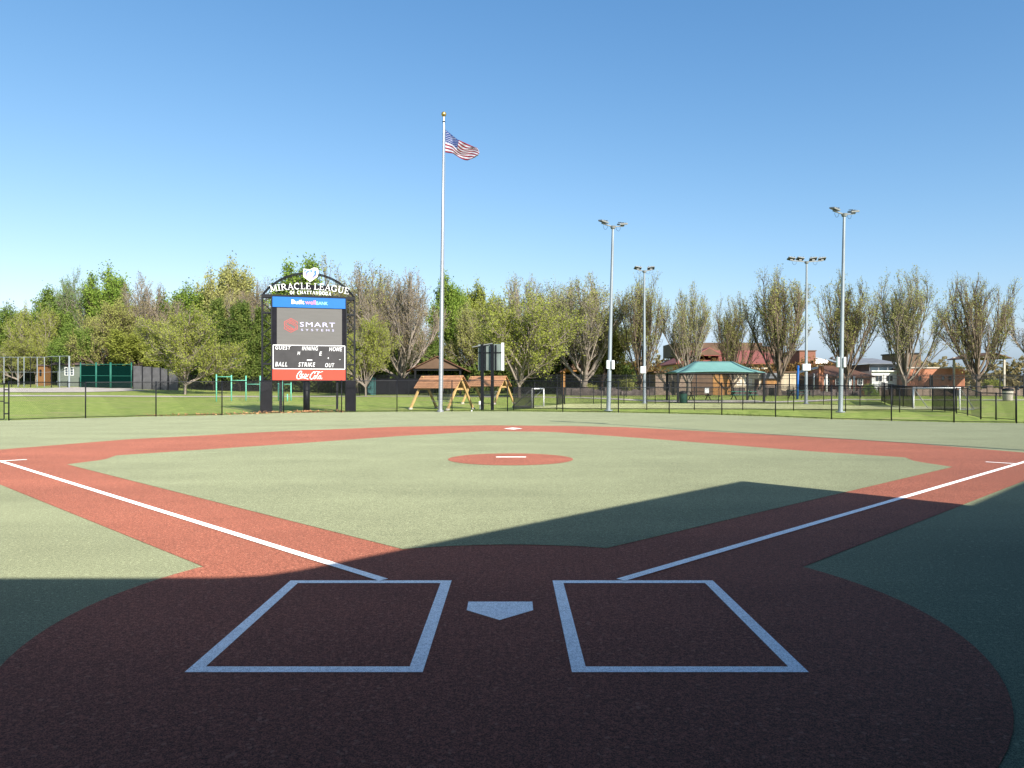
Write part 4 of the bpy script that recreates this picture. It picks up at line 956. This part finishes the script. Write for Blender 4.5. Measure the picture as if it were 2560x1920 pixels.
# ragged grass tufts along the fence foot
rs = np.random.RandomState(11); V_ = []; F_ = []
for i in range(len(main) - 1):
    a, b = main[i], main[i + 1]; L_ = math.hypot(b[0] - a[0], b[1] - a[1])
    for k in range(int(L_ * 55)):
        t_ = rs.rand(); x = a[0] + (b[0] - a[0]) * t_; y = a[1] + (b[1] - a[1]) * t_ + .13 + abs(rs.normal(0, .12)); z = g(x, y) - .03
        h_ = rs.uniform(.05, .13) * (1.4 if math.sin(x * 1.7) + math.sin(x * .63) > .9 else .8); an = rs.rand() * 3.14; wx, wy = .018 * math.cos(an), .018 * math.sin(an); o_ = len(V_)
        V_ += [(x - wx, y - wy, z), (x + wx, y + wy, z), (x + rs.normal(0, .03), y + rs.normal(0, .03), z + h_ + .02)]; F_.append((o_, o_ + 1, o_ + 2))
me = bpy.data.meshes.new('grass_tufts'); me.from_pydata(V_, [], F_); me.materials.append(leafm('tuft_green', (.20, .28, .05), (.38, .40, .14)))
o = bpy.data.objects.new('grass_tufts', me); COL.objects.link(o); tag(o, 'ragged grass growing along the foot of the outfield fence', 'grass'); o['kind'] = 'stuff'
# ------------------------------------------------------------------ mint exercise bars
def bars(label, posts, rails):
    p0 = P(posts[0][0], posts[0][2]); t = thing('exercise_bars', label, 'exercise bars', p0, 0, 'mint green exercise bars on the lawn')
    for (px, ty, by) in posts:
        p = P(px, by); a = p - p0; h = at(px, ty, p.y).z - p.z
        MB().cyl((a.x, a.y, -.05), (a.x, a.y, h), .055, n=12).build('post', M['mint'], t, True)
    for (xa, ya, xb, yb) in rails:
        a = at(xa, ya, p0.y) - p0; b = at(xb, yb, p0.y) - p0
        MB().cyl(a, b, .028, n=8).build('bar', M['mint'], t, True)
    return t
bars('long set of mint green pull up bars left of the scoreboard', [(541, 936, 1003), (578.5, 937, 1001.5), (615, 938, 1000.5), (650.5, 938.5, 1001)], [(541, 942, 578.5, 942), (578.5, 951, 615, 951), (615, 960.5, 650.5, 960.5)])
bars('smaller mint green bars seen between the scoreboard posts', [(696, 958, 1001), (705.5, 940, 1002), (727.5, 956, 1001), (718.5, 986, 1003)], [(705.5, 960.5, 727.5, 960.5), (696, 962, 705.5, 962), (696, 970, 705.5, 970), (696, 978, 705.5, 978)])

# ------------------------------------------------------------------ teal shade canopy
M['teal'] = mat('teal_fabric', (.13, .27, .245), .75, .06, 1.2)
M['brick'] = None
YC = 60.5; cpos = Vector(((c5(645, 0)[0] - CX) / FPX * YC, YC, g(16, YC)))
cn = thing('shade_canopy', 'teal fabric hip roofed shade canopy on black posts beside the small court', 'canopy', cpos)
ez = at(0, c5(0, 1150)[1], YC).z - cpos.z; pz = at(0, c5(0, 1038)[1], YC + 2).z - cpos.z
ex = 440 * .2532 / FPX * YC; rxh = 192 * .2532 / FPX * YC
mb = MB(); n_ = 10
cor = [(-ex, 0, ez), (ex, 0, ez), (ex + .1, 4.6, ez), (-ex - .1, 4.6, ez)]; rd = [(-rxh, 2.3, pz), (rxh, 2.3, pz)]
def sag_patch(mb, a, b, c, d_, n=8):
    a, b, c, d_ = map(Vector, (a, b, c, d_)); o_ = len(mb.v)
    for j in range(n + 1):
        for i in range(n + 1):
            u = i / n; v = j / n; q_ = (a.lerp(b, u)).lerp(d_.lerp(c, u), v)
            q_.z -= .10 * math.sin(math.pi * v) * 1 ; q_.z += .10 * math.sin(math.pi * u) * (1 - v)
            mb.v.append(tuple(q_))
    for j in range(n):
        for i in range(n): mb.f.append((o_ + j * (n + 1) + i, o_ + j * (n + 1) + i + 1, o_ + (j + 1) * (n + 1) + i + 1, o_ + (j + 1) * (n + 1) + i))
sag_patch(mb, cor[0], cor[1], rd[1], rd[0]); sag_patch(mb, cor[2], cor[3], rd[0], rd[1]); sag_patch(mb, cor[1], cor[2], rd[1], rd[1]); sag_patch(mb, cor[3], cor[0], rd[0], rd[0])
o = mb.build('fabric_roof', M['teal'], cn, True); sd = o.modifiers.new('thickness', 'SOLIDIFY'); sd.thickness = .02
for x, y in ((-ex + .12, .1), (ex - .12, .1), (-ex + .12, 4.4), (ex - .12, 4.4)): MB().box((x, y, ez / 2), (.16, .16, ez)).build('post', M['black'], cn)
mb = MB()
for y in (.1, 4.4): mb.bar((-ex + .1, y, ez - .07), (ex - .1, y, ez - .07), .08, .08)
mb.build('edge_beam', M['black'], cn)
strip('canopy_slab', [(cpos.x - 4.2, YC + 2.3, 0), (cpos.x + 4.4, YC + 2.3, 0)], 5.6, M['concrete'], .03)
# litter bins, bench, tarp
M['bing'] = mat('bin_green', (.012, .06, .045), .5, .2, 4)
def bin_(label, px, by, h, r, m, lidm):
    p = P(px, by); t = thing('litter_bin', label, 'litter bin', p)
    MB().lathe((0, 0, 0), [(r * .86, 0), (r * .9, .04), (r, h * .75), (r, h * .78)], 18).build('bin_body', m, t, True)
    MB().lathe((0, 0, 0), [(r * 1.08, h * .781), (r * 1.08, h * .84), (r * .9, h * .95), (r * .35, h), (0.02, h)], 18).build('lid', lidm, t, True)
bin_('dark green litter bin under the left end of the teal canopy', *[c5(268, 0)[0], 1007], .95, .32, M['bing'], M['black'])
bin_('grey stone litter bin with a dark lid by the right edge of the picture', 2080 + 1657 * .2652, 1001.5, 1.1, .42, M['concrete'], M['black'])
p = P(c5(500, 0)[0], 1006); wb_ = MB().box((p.x, p.y - 4.0, at(0, 976, p.y - 4.0).z), (.33, .015, .42)).build('notice_sheet', M['white'])
# hang the notice on the far court fence
Yn = P(c5(500, 0)[0], 1008.7).y - .05; q_ = at(c5(502, 0)[0], 976, Yn); wb_.location = (q_.x - p.x, Yn - (p.y - 4.0), q_.z - at(0, 976, p.y - 4.0).z)
tag(wb_, 'white notice sheet fixed to the far court fence under the teal canopy', 'notice')
M['picnic'] = mat('bench_green', (.02, .17, .12), .6, .15, 3)
def table(label, px, by, m, L_=1.8):
    p = P(px, by); t = thing('picnic_table', label, 'table', p, R(8))
    MB().box((0, 0, .75), (L_, .75, .05)).build('table_top', m, t, bevel=.01)
    for s in (-1, 1):
        MB().box((0, s * .62, .45), (L_, .26, .045)).build('bench_seat', m, t, bevel=.01)
        mb = MB(); mb.bar((s * L_ * .33, -.6, 0), (s * L_ * .33, .22, .72), .06, .06); mb.bar((s * L_ * .33, .6, 0), (s * L_ * .33, -.22, .72), .06, .061); mb.box((s * L_ * .33, 0, .41), (.05, 1.3, .05))
        mb.build('leg_frame', M['black'], t)
table('green picnic table under the right half of the teal canopy', c5(850, 0)[0], 999.5, M['picnic'], 2.4)
table('dark picnic table under the left half of the teal canopy', c5(430, 0)[0], 1000.5, M['bing'], 2.4)
table('dark picnic table on the grass right of the teal canopy', c5(1400, 0)[0], 995.5, M['bing'], 2.0)
p = P(c5(1395, 0)[0], 998)
bpole = thing('blue_play_post', 'tall blue play post left of the four lamp light pole', 'post', p)
M['bluep'] = mat('blue_paint', (.01, .09, .32), .5, .1, 4)
hh = at(0, c5(0, 1092)[1], p.y).z - p.z
MB().cyl((0, 0, 0), (.08, 0, hh), .10, n=14).build('post', M['bluep'], bpole, True); MB().ball((.08, 0, hh), .12, 12, 8).build('cap', M['bluep'], bpole, True)
# ------------------------------------------------------------------ buildings
def brick_mat(name, c, c2, mortar, sx=.22, sz=.075):
    m = bpy.data.materials.new(name); m.use_nodes = True; n = m.node_tree; b = n.nodes['Principled BSDF']; N = n.nodes.new
    tc = N('ShaderNodeTexCoord'); mp = N('ShaderNodeMapping'); mp.inputs['Rotation'].default_value = (R(90), 0, 0)
    br = N('ShaderNodeTexBrick'); br.inputs['Color1'].default_value = (*c, 1); br.inputs['Color2'].default_value = (*c2, 1); br.inputs['Mortar'].default_value = (*mortar, 1)
    br.inputs['Scale'].default_value = 1; br.inputs['Brick Width'].default_value = sx; br.inputs['Row Height'].default_value = sz; br.inputs['Mortar Size'].default_value = .008
    n.links.new(tc.outputs['Object'], mp.inputs[0]); n.links.new(mp.outputs[0], br.inputs['Vector']); n.links.new(br.outputs[0], b.inputs['Base Color']); b.inputs['Roughness'].default_value = .9
    return m
M['brick'] = brick_mat('red_brick', (.24, .075, .04), (.19, .06, .035), (.22, .16, .12))
M['obrick'] = brick_mat('orange_brick', (.42, .14, .07), (.34, .11, .055), (.32, .22, .16))
M['stone'] = brick_mat('beige_block', (.26, .19, .15), (.22, .165, .13), (.18, .14, .11), .4, .2)
M['cream'] = mat('cream_render', (.55, .46, .33), .9, .08, 1)
M['tanwood'] = mat('tan_siding', (.36, .18, .06), .8, .2, 2, stretch=(6, 1, .3))
M['redroof'] = mat('red_roof', (.25, .085, .07), .8, .12, 1.0, stretch=(4, 1, 1))
M['brownroof'] = mat('brown_roof', (.11, .055, .035), .85, .2, 1.2)
M['brownfascia'] = mat('brown_fascia', (.12, .075, .05), .85, .15, .8)
M['greyroof'] = mat('grey_roof', (.17, .18, .20), .8, .15, 1)
M['dark'] = mat('dark_opening', (.012, .012, .014), .4)
M['win'] = mat('window_glass', (.03, .045, .06), .12, spec=.6)
def bld(name, label, px0, px1, pytop, Y, depth, wallm, rz=0, cat='building'):
    a = at(px0, pytop, Y); b = at(px1, pytop, Y); xm_ = (a.x + b.x) / 2; z0 = g(xm_, Y) - .2
    t = thing(name, label, cat, (xm_, Y, z0), rz); h = a.z - z0; w_ = b.x - a.x
    MB().box((0, depth / 2, h / 2), (w_, depth, h)).build('wall', wallm, t)
    def pt(px, py): q_ = at(px, py, Y); return (q_.x - xm_, q_.z - z0)
    return t, w_, h, pt
def panel(t, pt, x0, x1, y0, y1, m, name, off=.04, th=.06):
    a = pt(x0, y1); b = pt(x1, y0)
    return MB().box(((a[0] + b[0]) / 2, -off, (a[1] + b[1]) / 2), (b[0] - a[0], th, b[1] - a[1])).build(name, m, t)
def window(t, pt, x0, x1, y0, y1, cols=2, rows=2, fm=None):
    fm = fm or M['white']; a = pt(x0, y1); b = pt(x1, y0); cx_ = (a[0] + b[0]) / 2; cz = (a[1] + b[1]) / 2; w_ = b[0] - a[0]; h = b[1] - a[1]
    o_ = MB().box((cx_, -.02, cz), (w_, .05, h)).build('window', M['win'], t)
    f = MB()
    for s in (-1, 1): f.box((cx_ + s * w_ / 2, -.05, cz), (.07, .07, h + .07)); f.box((cx_, -.051, cz + s * h / 2), (w_, .07, .07))
    for i in range(1, cols): f.box((cx_ - w_ / 2 + w_ * i / cols, -.055, cz), (.035, .05, h))
    for i in range(1, rows): f.box((cx_, -.056, cz - h / 2 + h * i / rows), (w_, .05, .035))
    f.build('frame', fm, o_); return o_
def hip(t, w_, d_, z0, z1, inset, m, over=.5, gable=False):
    a = w_ / 2 + over; v = [(-a, -over, z0), (a, -over, z0), (a, d_ + over, z0), (-a, d_ + over, z0), (-a + inset, d_ / 2, z1), (a - inset, d_ / 2, z1)]
    mb = MB(); mb.add(v, [(0, 1, 5, 4), (2, 3, 4, 5), (1, 2, 5), (3, 0, 4), (0, 3, 2, 1)])
    mb.box((0, d_ / 2, z0 - .08), (w_ + 2 * over - .05, d_ + 2 * over - .05, .16)); return mb.build('roof', m, t)
# low beige building with wood and cream walls behind the canopy
t, w_, h, pt = bld('park_building', 'low flat roofed building with beige, tan wood and cream walls behind the teal canopy', 1639, 1990, 932, 86, 6, M['stone'])
panel(t, pt, 1729, 1781.5, 933, 993, M['brownfascia'], 'dark_bay', .05)
panel(t, pt, 1782, 1832, 933, 993, M['tanwood'], 'wood_wall', .05)
panel(t, pt, 1832.4, 1902, 933, 993, M['cream'], 'cream_wall', .05)
panel(t, pt, 1902.4, 1951, 933, 946, M['greyroof'], 'shed_roof', .25, .5)
panel(t, pt, 1902.4, 1951, 946.3, 962, M['tanwood'], 'serving_hatch', .05)
panel(t, pt, 1951.4, 1989, 934, 993, M['cream'], 'cream_wall', .06)
panel(t, pt, 1659, 1672, 960, 976, M['dark'], 'window', .03); panel(t, pt, 1679, 1686, 953, 985, M['dark'], 'door', .03)
MB().box((0, 3, h + .08), (w_ + .5, 6.6, .16)).build('roof_slab', M['brownfascia'], t)
window(t, pt, 1842, 1852, 950, 962); window(t, pt, 1862, 1878, 948, 962); panel(t, pt, 1886, 1896, 948, 980, M['brownfascia'], 'door', .10)
# school with red hip roof
t, w_, h, pt = bld('school_building', 'large building with a red hip roof, brown upper storey and small gable', 1700, 1996, 908, 112, 18, M['cream'])
hip(t, w_, 16, h, h + 2.35, 4.2, M['redroof'], .8)
up = MB(); a = pt(1740, 884); b = pt(1944, 858); up.box(((a[0] + b[0]) / 2, 14.5, (a[1] + b[1]) / 2 + .35), (b[0] - a[0] + 2.2, 9, b[1] - a[1] + .7)); up.build('upper_storey', M['brownfascia'], t)
up = MB(); a = pt(1948, 884); b = pt(2004, 866); up.box(((a[0] + b[0]) / 2 + .5, 14.0, (a[1] + b[1]) / 2 + .3), (b[0] - a[0], 7, b[1] - a[1] + .6)); up.build('upper_storey', M['brownfascia'], t)
ga = MB(); c = pt(1773, 903); tp2 = pt(1775, 868); l_ = pt(1735, 889); r_ = pt(1812, 889)
ga.add([(l_[0], .2, l_[1]), (r_[0], .2, r_[1]), (tp2[0], .2, tp2[1]), (l_[0], 6, l_[1]), (r_[0], 6, r_[1]), (tp2[0], 6, tp2[1])], [(0, 1, 2), (0, 2, 5, 3), (1, 4, 5, 2), (0, 3, 4, 1), (3, 5, 4)]); ga.build('gable', M['redroof'], t)
ga = MB(); ga.add([(l_[0] + .4, .17, l_[1] + .12), (r_[0] - .4, .17, r_[1] + .12), (tp2[0], .17, tp2[1] - .12), (tp2[0], .19, tp2[1] - .2)], [(0, 1, 2)]); ga.build('gable_face', M['brownfascia'], t)
for k in range(9): window(t, pt, 1712 + 31 * k, 1724 + 31 * k, 913, 928)
t, w_, h, pt = bld('brick_block', 'dark red brick block right of the red hip roof', 1999, 2039, 878, 106, 10, M['brick']); MB().box((0, 5, h + .07), (w_ + .2, 10.2, .14)).build('parapet', M['brownfascia'], t)
t, w_, h, pt = bld('white_gabled_hall', 'hall with a white low gabled roof right of the dark brick block', 2039.5, 2092, 909, 108, 12, M['cream']); 
mb = MB(); mb.add([(-w_ / 2 - 2, -.4, h), (w_ / 2 + .4, -.4, h), (-w_ / 2 - 2, -.4, h + 1.35), (-w_ / 2 - 2, 12, h), (w_ / 2 + .4, 12, h), (-w_ / 2 - 2, 12, h + 1.35)], [(0, 1, 2), (1, 4, 5, 2), (3, 5, 4), (0, 2, 5, 3), (0, 3, 4, 1)]); mb.build('roof', M['white'], t)
t, w_, h, pt = bld('brown_roofed_wing', 'low wing with a broad brown red roof behind the nearest light pole', 2046, 2176, 941, 96, 9, M['brick'])
hip(t, w_, 9, h, h + 1.55, 2.6, M['brownroof'], .5)
for k in range(4): window(t, pt, 2060 + 28 * k, 2072 + 28 * k, 947, 962)
# white classroom building
t, w_, h, pt = bld('classroom_building', 'white classroom building with two pairs of small windows and a grey roof', 2179, 2254, 928, 100, 8, M['white'])
mb = MB().box((0, 4.4, h + .5), (w_ - .3, 7, 1.0)); mb.build('clerestory_wall', M['greyroof'], t)
for k in range(3):
    a = pt(2184 + 23 * k, 926.5); b = pt(2203 + 23 * k, 917.5); MB().box(((a[0] + b[0]) / 2, .86, (a[1] + b[1]) / 2), (b[0] - a[0], .06, b[1] - a[1])).build('window', M['win'], t)
MB().box((0, -.12, h + .02), (w_ + .3, .5, .12)).build('gutter', M['white'], t)
mb = MB(); xa, xb = -w_ / 2 - 2.2, w_ / 2 + .2
mb.add([(xa, .2, h + 1.05), (xb, .2, h + 1.05), (xb, 8.4, h + 2.1), (xa, 8.4, h + 2.1), (xa, .2, h + .97), (xb, .2, h + .97), (xb, 8.4, h + 2.0), (xa, 8.4, h + 2.0)], [(0, 1, 2, 3), (7, 6, 5, 4), (0, 4, 5, 1), (1, 5, 6, 2), (2, 6, 7, 3), (3, 7, 4, 0)]); mb.build('roof', M['greyroof'], t)
for x in (2191, 2199.5, 2217, 2225.5): window(t, pt, x, x + 4.6, 940, 951.5, 1, 1, M['black'])
t, w_, h, pt = bld('dark_tower_block', 'dark brown square block above the roofs right of the classroom building', 2252, 2302, 885, 118, 6, M['brownfascia']); MB().box((0, 3, h + .1), (w_ + .3, 6.3, .2)).build('parapet', M['black'], t)
t, w_, h, pt = bld('orange_brick_building', 'long low orange brick building at the right behind the iron fence', 2262, 2412, 921, 98, 10, M['obrick']); 
MB().box((0, 5, h + .09), (w_ + .3, 10.3, .18)).build('coping', M['concrete'], t)
for x in (2276, 2296, 2354, 2372): window(t, pt, x, x + 6, 941, 951, 1, 1, M['brownfascia'])
for x in (2324,): panel(t, pt, x, x + 8, 938, 965, M['dark'], 'door', .03)
# sun terrace with pillars and sails
M['sail'] = mat('cream_sail', (.62, .53, .40), .8)
for k, (px, ty) in enumerate(((2049, 914), (2056, 916))):
    p = at(px, 972, 90); z0 = g(p.x, 90); tt = thing('brick_pillar', ['tan pillar holding the cream sail, left one of the close pair', 'tan pillar holding the cream sail, right one of the close pair'][k], 'pillar', (p.x, 90, z0), group='pillars of the cream sail')
    H_ = at(0, ty, 90).z - z0; MB().box((0, 0, H_ / 2), (.26, .26, H_)).build('shaft', M['obrick'], tt); MB().box((0, 0, H_ + .04), (.34, .34, .08)).build('cap', M['concrete'], tt)
a, b, c, d_ = at(1985, 933, 92), at(2046, 917, 90), at(2045, 921, 88), at(1992, 935, 89)
mb = MB(); sag_patch(mb, a, b, c, d_); o = mb.build('shade_sail', M['sail'], smooth=True); sd = o.modifiers.new('th', 'SOLIDIFY'); sd.thickness = .03
tag(o, 'cream shade sail stretched left from the two tan pillars', 'shade sail')
for k, (px, ty) in enumerate(((2034, 934), (2066, 936), (2124, 932), (2135, 941))):
    p = at(px, 972, 88); z0 = g(p.x, 88); H_ = at(0, ty, 88).z - z0
    tt = thing('white_post', ['white round post left of the two tan pillars', 'white round post right of the two tan pillars', 'taller grey white post right of the nearest light pole', 'short white post left of the classroom building'][k], 'post', (p.x, 88, z0), group='white posts behind the iron fence')
    MB().cyl((0, 0, 0), (0, 0, H_), .11, n=12).build('shaft', M['white'], tt, True); MB().cyl((0, 0, 0), (0, 0, .1), .18, n=12).build('base', M['concrete'], tt)
# low stone wall and rocks behind fence
M['rubble'] = mat('rubble_stone', (.12, .095, .09), .95, .6, 1.6, bump=.8, bscale=4)
def lowwall(label, pa, pb, Y, ty, m):
    a = at(pa, ty, Y); b = at(pb, ty, Y); mb = MB(); n_ = max(2, int((b.x - a.x) / .6)); rr = random.Random(int(pa))
    for i in range(n_):
        x = a.x + (b.x - a.x) * (i + .5) / n_; z0 = g(x, Y) - .1; hh_ = a.z - z0 + rr.uniform(-.45, .12); mb.box((x, Y + rr.uniform(-.15, .15), z0 + hh_ / 2), ((b.x - a.x) / n_ * 1.04, .5, hh_), rr.uniform(-.03, .03))
    return tag(mb.build('low_wall', m, bevel=.04), label, 'wall')
lowwall('low purplish rubble wall behind the iron fence, right of the nearer goal', 1415, 1635, 84, 969, M['rubble'])
lowwall('low purplish rubble wall behind the iron fence, right of the teal canopy', 1835, 2170, 84, 970, M['rubble'])
lowwall('low tan stone wall behind the iron fence at the far right', 2195, 2600, 84, 966, M['stone'])
# pavilions
def pavilion(label, x0, x1, ye, yp, Y, dep, roofm, postm, gable=True, xs_=None):
    a = at(x0, ye, Y); b = at(x1, ye, Y); xm_ = (a.x + b.x) / 2; z0 = g(xm_, Y); w_ = b.x - a.x; he = a.z - z0; hp = at(0, yp, Y).z - z0
    t = thing('picnic_pavilion', label, 'pavilion', (xm_, Y, z0))
    mb = MB(); th = .12
    for s in (-1, 1):
        q = [(s * w_ / 2, 0, he), (0, 0, hp), (0, dep, hp), (s * w_ / 2, dep, he)]
        mb.add(q + [(x, y, z - th) for x, y, z in q], [(0, 1, 2, 3), (7, 6, 5, 4), (0, 4, 5, 1), (1, 5, 6, 2), (2, 6, 7, 3), (3, 7, 4, 0)])
    mb.build('roof', roofm, t)
    gf = MB().plate([(-w_ * .42, he + .28), (w_ * .42, he + .28), (0, hp - .14)], .25, .31); gf.build('gable_face', M['brownfascia'] if roofm is not M['brownfascia'] else M['brownroof'], t)
    for x in (-w_ * .36, w_ * .36):
        for y in (.5, dep - .5): MB().box((x, y, (he + .2) / 2), (.22, .22, he + .35)).build('post', postm, t)
    mb = MB(); mb.bar((-w_ * .40, .5, he + .16), (w_ * .40, .5, he + .16), .14, .25); mb.bar((-w_ * .40, dep - .5, he + .16), (w_ * .40, dep - .5, he + .16), .14, .25); mb.bar((0, .5, he + .2), (0, .5, hp - .12), .14, .14); mb.build('truss', postm, t); return t
pavilion('brown gabled picnic pavilion behind the nearer timber swing', 1015, 1172, 927, 889, 90, 11, M['brownroof'], M['dark'])
pavilion('dark red roofed pavilion behind the round yellow green tree', 1400, 1478, 929, 906, 88, 6, M['brownroof'], M['tanwood'])
pavilion('brown flat gabled pavilion behind the widest spreading tree at the right', 2438, 2530, 894, 880, 92, 6, M['brownfascia'], M['concrete'])
# little brick house and things behind the iron fence near the swings
t, w_, h, pt = bld('brick_shed', 'small brick gabled shed seen under the brown pavilion roof', 1088, 1150, 944, 112, 6, M['brick']); 
mb = MB(); mb.add([(-w_ / 2 - .3, -.3, h), (w_ / 2 + .3, -.3, h), (0, -.3, h + 1.1), (-w_ / 2 - .3, 6, h), (w_ / 2 + .3, 6, h), (0, 6, h + 1.1)], [(0, 1, 2), (0, 2, 5, 3), (1, 4, 5, 2), (3, 5, 4), (0, 3, 4, 1)]); mb.build('roof', M['greyroof'], t)
panel(t, pt, 1112, 1126, 950, 975, M['white'], 'door')
M['tarpteal'] = mat('teal_panel', (.05, .16, .16), .7, .15, 2)
def fpanel(name, label, x0, x1, y0, y1, Y, m, group=None, posts=0, th=.05, postm=None, cat='fence panel'):
    a = at(x0, y1, Y); b = at(x1, y0, Y); xm_ = (a.x + b.x) / 2; zb_ = min(a.z, g(xm_, Y) - .05)
    t = thing(name, label, cat, (xm_, Y, zb_), 0, group)
    MB().box((0, 0, (b.z - zb_) / 2), (b.x - a.x, th, b.z - zb_)).build('panel', m, t)
    for k in range(posts):
        x = -(b.x - a.x) / 2 + (b.x - a.x) * k / (posts - 1); MB().cyl((x, -.06, 0), (x, -.06, b.z - zb_ + .12), .05, n=8).build('post', postm or M['black'], t)
    return t
fpanel('fence_screen', 'teal panel on the boundary fence right of the scoreboard', 918, 941, 944, 980, 88.5, M['tarpteal'], posts=2)
fpanel('fence_screen', 'long black windscreen on the boundary fence left of the nearer swing', 942, 1050, 947, 979, 88.9, M['pad'], posts=5)
# ---- left side
M['wallg'] = mat('grey_green_siding', (.12, .14, .12), .9, .1, 1, stretch=(1, 1, 6))
M['puroof'] = mat('purple_brown_roof', (.13, .095, .10), .9, .15, 1.5)
t, w_, h, pt = bld('garden_shed', 'grey green garden shed with a white four pane window behind the tall mesh fence', 144, 199, 911, 102, 4, M['wallg'])
mb = MB(); mb.add([(-w_ / 2 - .8, -.4, h - .05), (w_ / 2 + .2, -.4, h - .05), (w_ / 2 - .6, 2, h + .95), (-w_ / 2 - .3, 2, h + .95), (-w_ / 2 - .8, 4.4, h - .05), (w_ / 2 + .2, 4.4, h - .05)], [(0, 1, 2, 3), (4, 3, 2, 5), (0, 3, 4), (1, 5, 2), (0, 4, 5, 1)]); mb.build('roof', M['puroof'], t)
window(t, pt, 163, 184, 919, 938, 3, 3)
t, w_, h, pt = bld('play_hut', 'small yellow hut far behind the tall mesh fence at the left', 95, 110, 914, 103, 1.5, mat('yellow_wall', (.20, .10, .035), .8))
MB().box((0, .7, h + .05), (w_ + .3, 1.9, .1)).build('roof', M['puroof'], t); panel(t, pt, 99, 104, 924, 940, M['dark'], 'doorway', .03)
t, w_, h, pt = bld('neighbour_house', 'pale grey roofed house half hidden by trees behind the green cage', 289, 362, 913, 118, 8, M['cream'])
hip(t, w_, 8, h, h + 1.3, 1.5, M['greyroof'], .4)
# tall mesh backstop fence left
tl = thing('backstop_fence', 'tall grey posted mesh fence at the far left edge in front of the shed', 'fence', (0, 0, 0)); YM = 97
pmx = [-60, -20, 10, 28, 45, 60, 76, 93, 111, 129, 149, 173]; ra = MB(); rb2 = MB(); wm = MB(); prev = None
for k, px in enumerate(pmx):
    a = at(px, 893 if k < 9 else 891 - (k - 9) * .5, YM); z0 = g(a.x, YM)
    MB().cyl((a.x, YM, z0), (a.x, YM, a.z), .05 if k < 11 else .11, n=8).build('post', M['pole'] if k % 3 else M['black'], tl)
    if prev: 
        ra.cyl(prev, a, .03, n=6); rb2.cyl((prev.x, YM, (prev.z + g(prev.x, YM)) / 2), (a.x, YM, (a.z + z0) / 2), .02, n=6)
        chain_panel(wm, (prev.x, YM), (a.x, YM), g(prev.x, YM), prev.z, z0, a.z, .14, .006)
    prev = a
ra.build('rail', M['pole'], tl); rb2.build('rail', M['pole'], tl); wm.build('chain_mesh', M['black'], tl)
# green cage: things per bay
GC = 'green screened bays of the batting cage'
gp = mat('green_post', (.015, .11, .08), .6, .1, 4)
for k, (x0, x1, lab) in enumerate(((201, 240, 'dark green screened cage bay next to the garden shed'), (240.5, 276, 'dark green screened cage bay in the middle of the three'), (277, 329, 'widest dark green screened cage bay, next to the grey fence panels'))):
    Yc = 99; a = at(x0, 961, Yc); b = at(x1, 909, Yc); z0 = g((a.x + b.x) / 2, Yc)
    t = thing('cage_bay', lab, 'batting cage', (a.x, Yc, z0), 0, GC); w_ = b.x - a.x; h = b.z - z0
    MB().box((w_ / 2, .08, h * .47), (w_ - .1, .03, h * .90)).build('screen', M['gscreen'], t)
    for x in (.02, w_ - .02): MB().cyl((x, 0, -.1), (x, 0, h + .15), .08, n=10).build('post', gp, t, True)
    MB().cyl((0, 0, h - .1), (w_, 0, h - .1), .04, n=8).build('rail', gp, t); MB().cyl((0, 0, h * .5), (w_, 0, h * .5), .035, n=8).build('rail', gp, t)
GP = 'grey fence panels left of the lone lawn tree'
for k, (x0, x1) in enumerate(((333, 356), (357, 380), (381, 401), (402, 420), (422, 446))):
    fpanel('grey_panel', ['grey solid fence panel touching the green cage', 'grey fence panel second from the green cage', 'grey fence panel in the middle of the five', 'darkish grey fence panel behind the lone tree crown edge', 'grey fence panel farthest right, beside the lone tree trunk'][k], x0, x1, 915 + k * 2, 968, 98, M['greys'], GP, 2)
# shrubs
for a in [('shrub', 0, 2175, 962, 20, 82, 'bright', 'brown', 'bright green round shrub in front of the classroom building'),
          ('shrub', 1, 2155, 974, 6, 81, 'rust', 'brown', 'small rust red shrub left of the bright green shrub'),
          ('shrub', 0, 2482, 950, 26, 86, 'yellow', 'brown', 'yellow green shrub behind the iron fence at the far right'),
          ('shrub', 1, 1478, 962, 20, 86, 'olive', 'brown', 'olive shrub behind the iron fence left of the near light pole'),
          ('shrub', 0, 1560, 950, 34, 88, 'olive', 'brown', 'broad olive shrub between the two central light poles')]:
    tree(*a, name='shrub', px=True, group='shrubs behind the iron fence')
# thick dark trunk
p = at(1402, 972, 82); z0 = g(p.x, 82)
# ------------------------------------------------------------------ unseen roof and wall added behind the camera, shaped to cast the foreground shade
ZR = 3.6; sh_ = ZR / math.tan(R(SUN_EL)); off = Vector((SD[0] * sh_, SD[1] * sh_))
gA = [(-14, 5.75), (-3.97, 5.75), (-2.25, 5.76), (-1.95, 5.83), (-1.72, 6.0), (3.63, 11.75), (5.76, 9.33), (8.12, 11.75), (10.0, 13.65)]
rp = [(x + off.x, y + off.y) for x, y in gA]
rp += [(rp[-1][0] + 6, rp[-1][1] - 4), (24, -26), (-20, -26), (rp[0][0], rp[0][1])][:3]
rp = [(-20, rp[0][1])] + rp[1:]
ch_ = thing('shade_caster', 'unseen flat roof on posts with a back wall, added behind home plate to shade the foreground', 'building', (0, 0, 0))
MB().poly(rp[::-1], ZR - .22, ZR).build('roof', M['brownfascia'], ch_)
MB().box((2, -4.6, 1.8), (38, .3, 3.6)).build('wall', M['brick'], ch_)  # added wall, blocks skylight from behind to deepen the shade
for x, y in ((-10, -1.2), (-4, -1.2), (11.4, 3.0), (16, 5.2)): MB().box((x, y, 1.8), (.2, .2, 3.6)).build('post', M['black'], ch_)
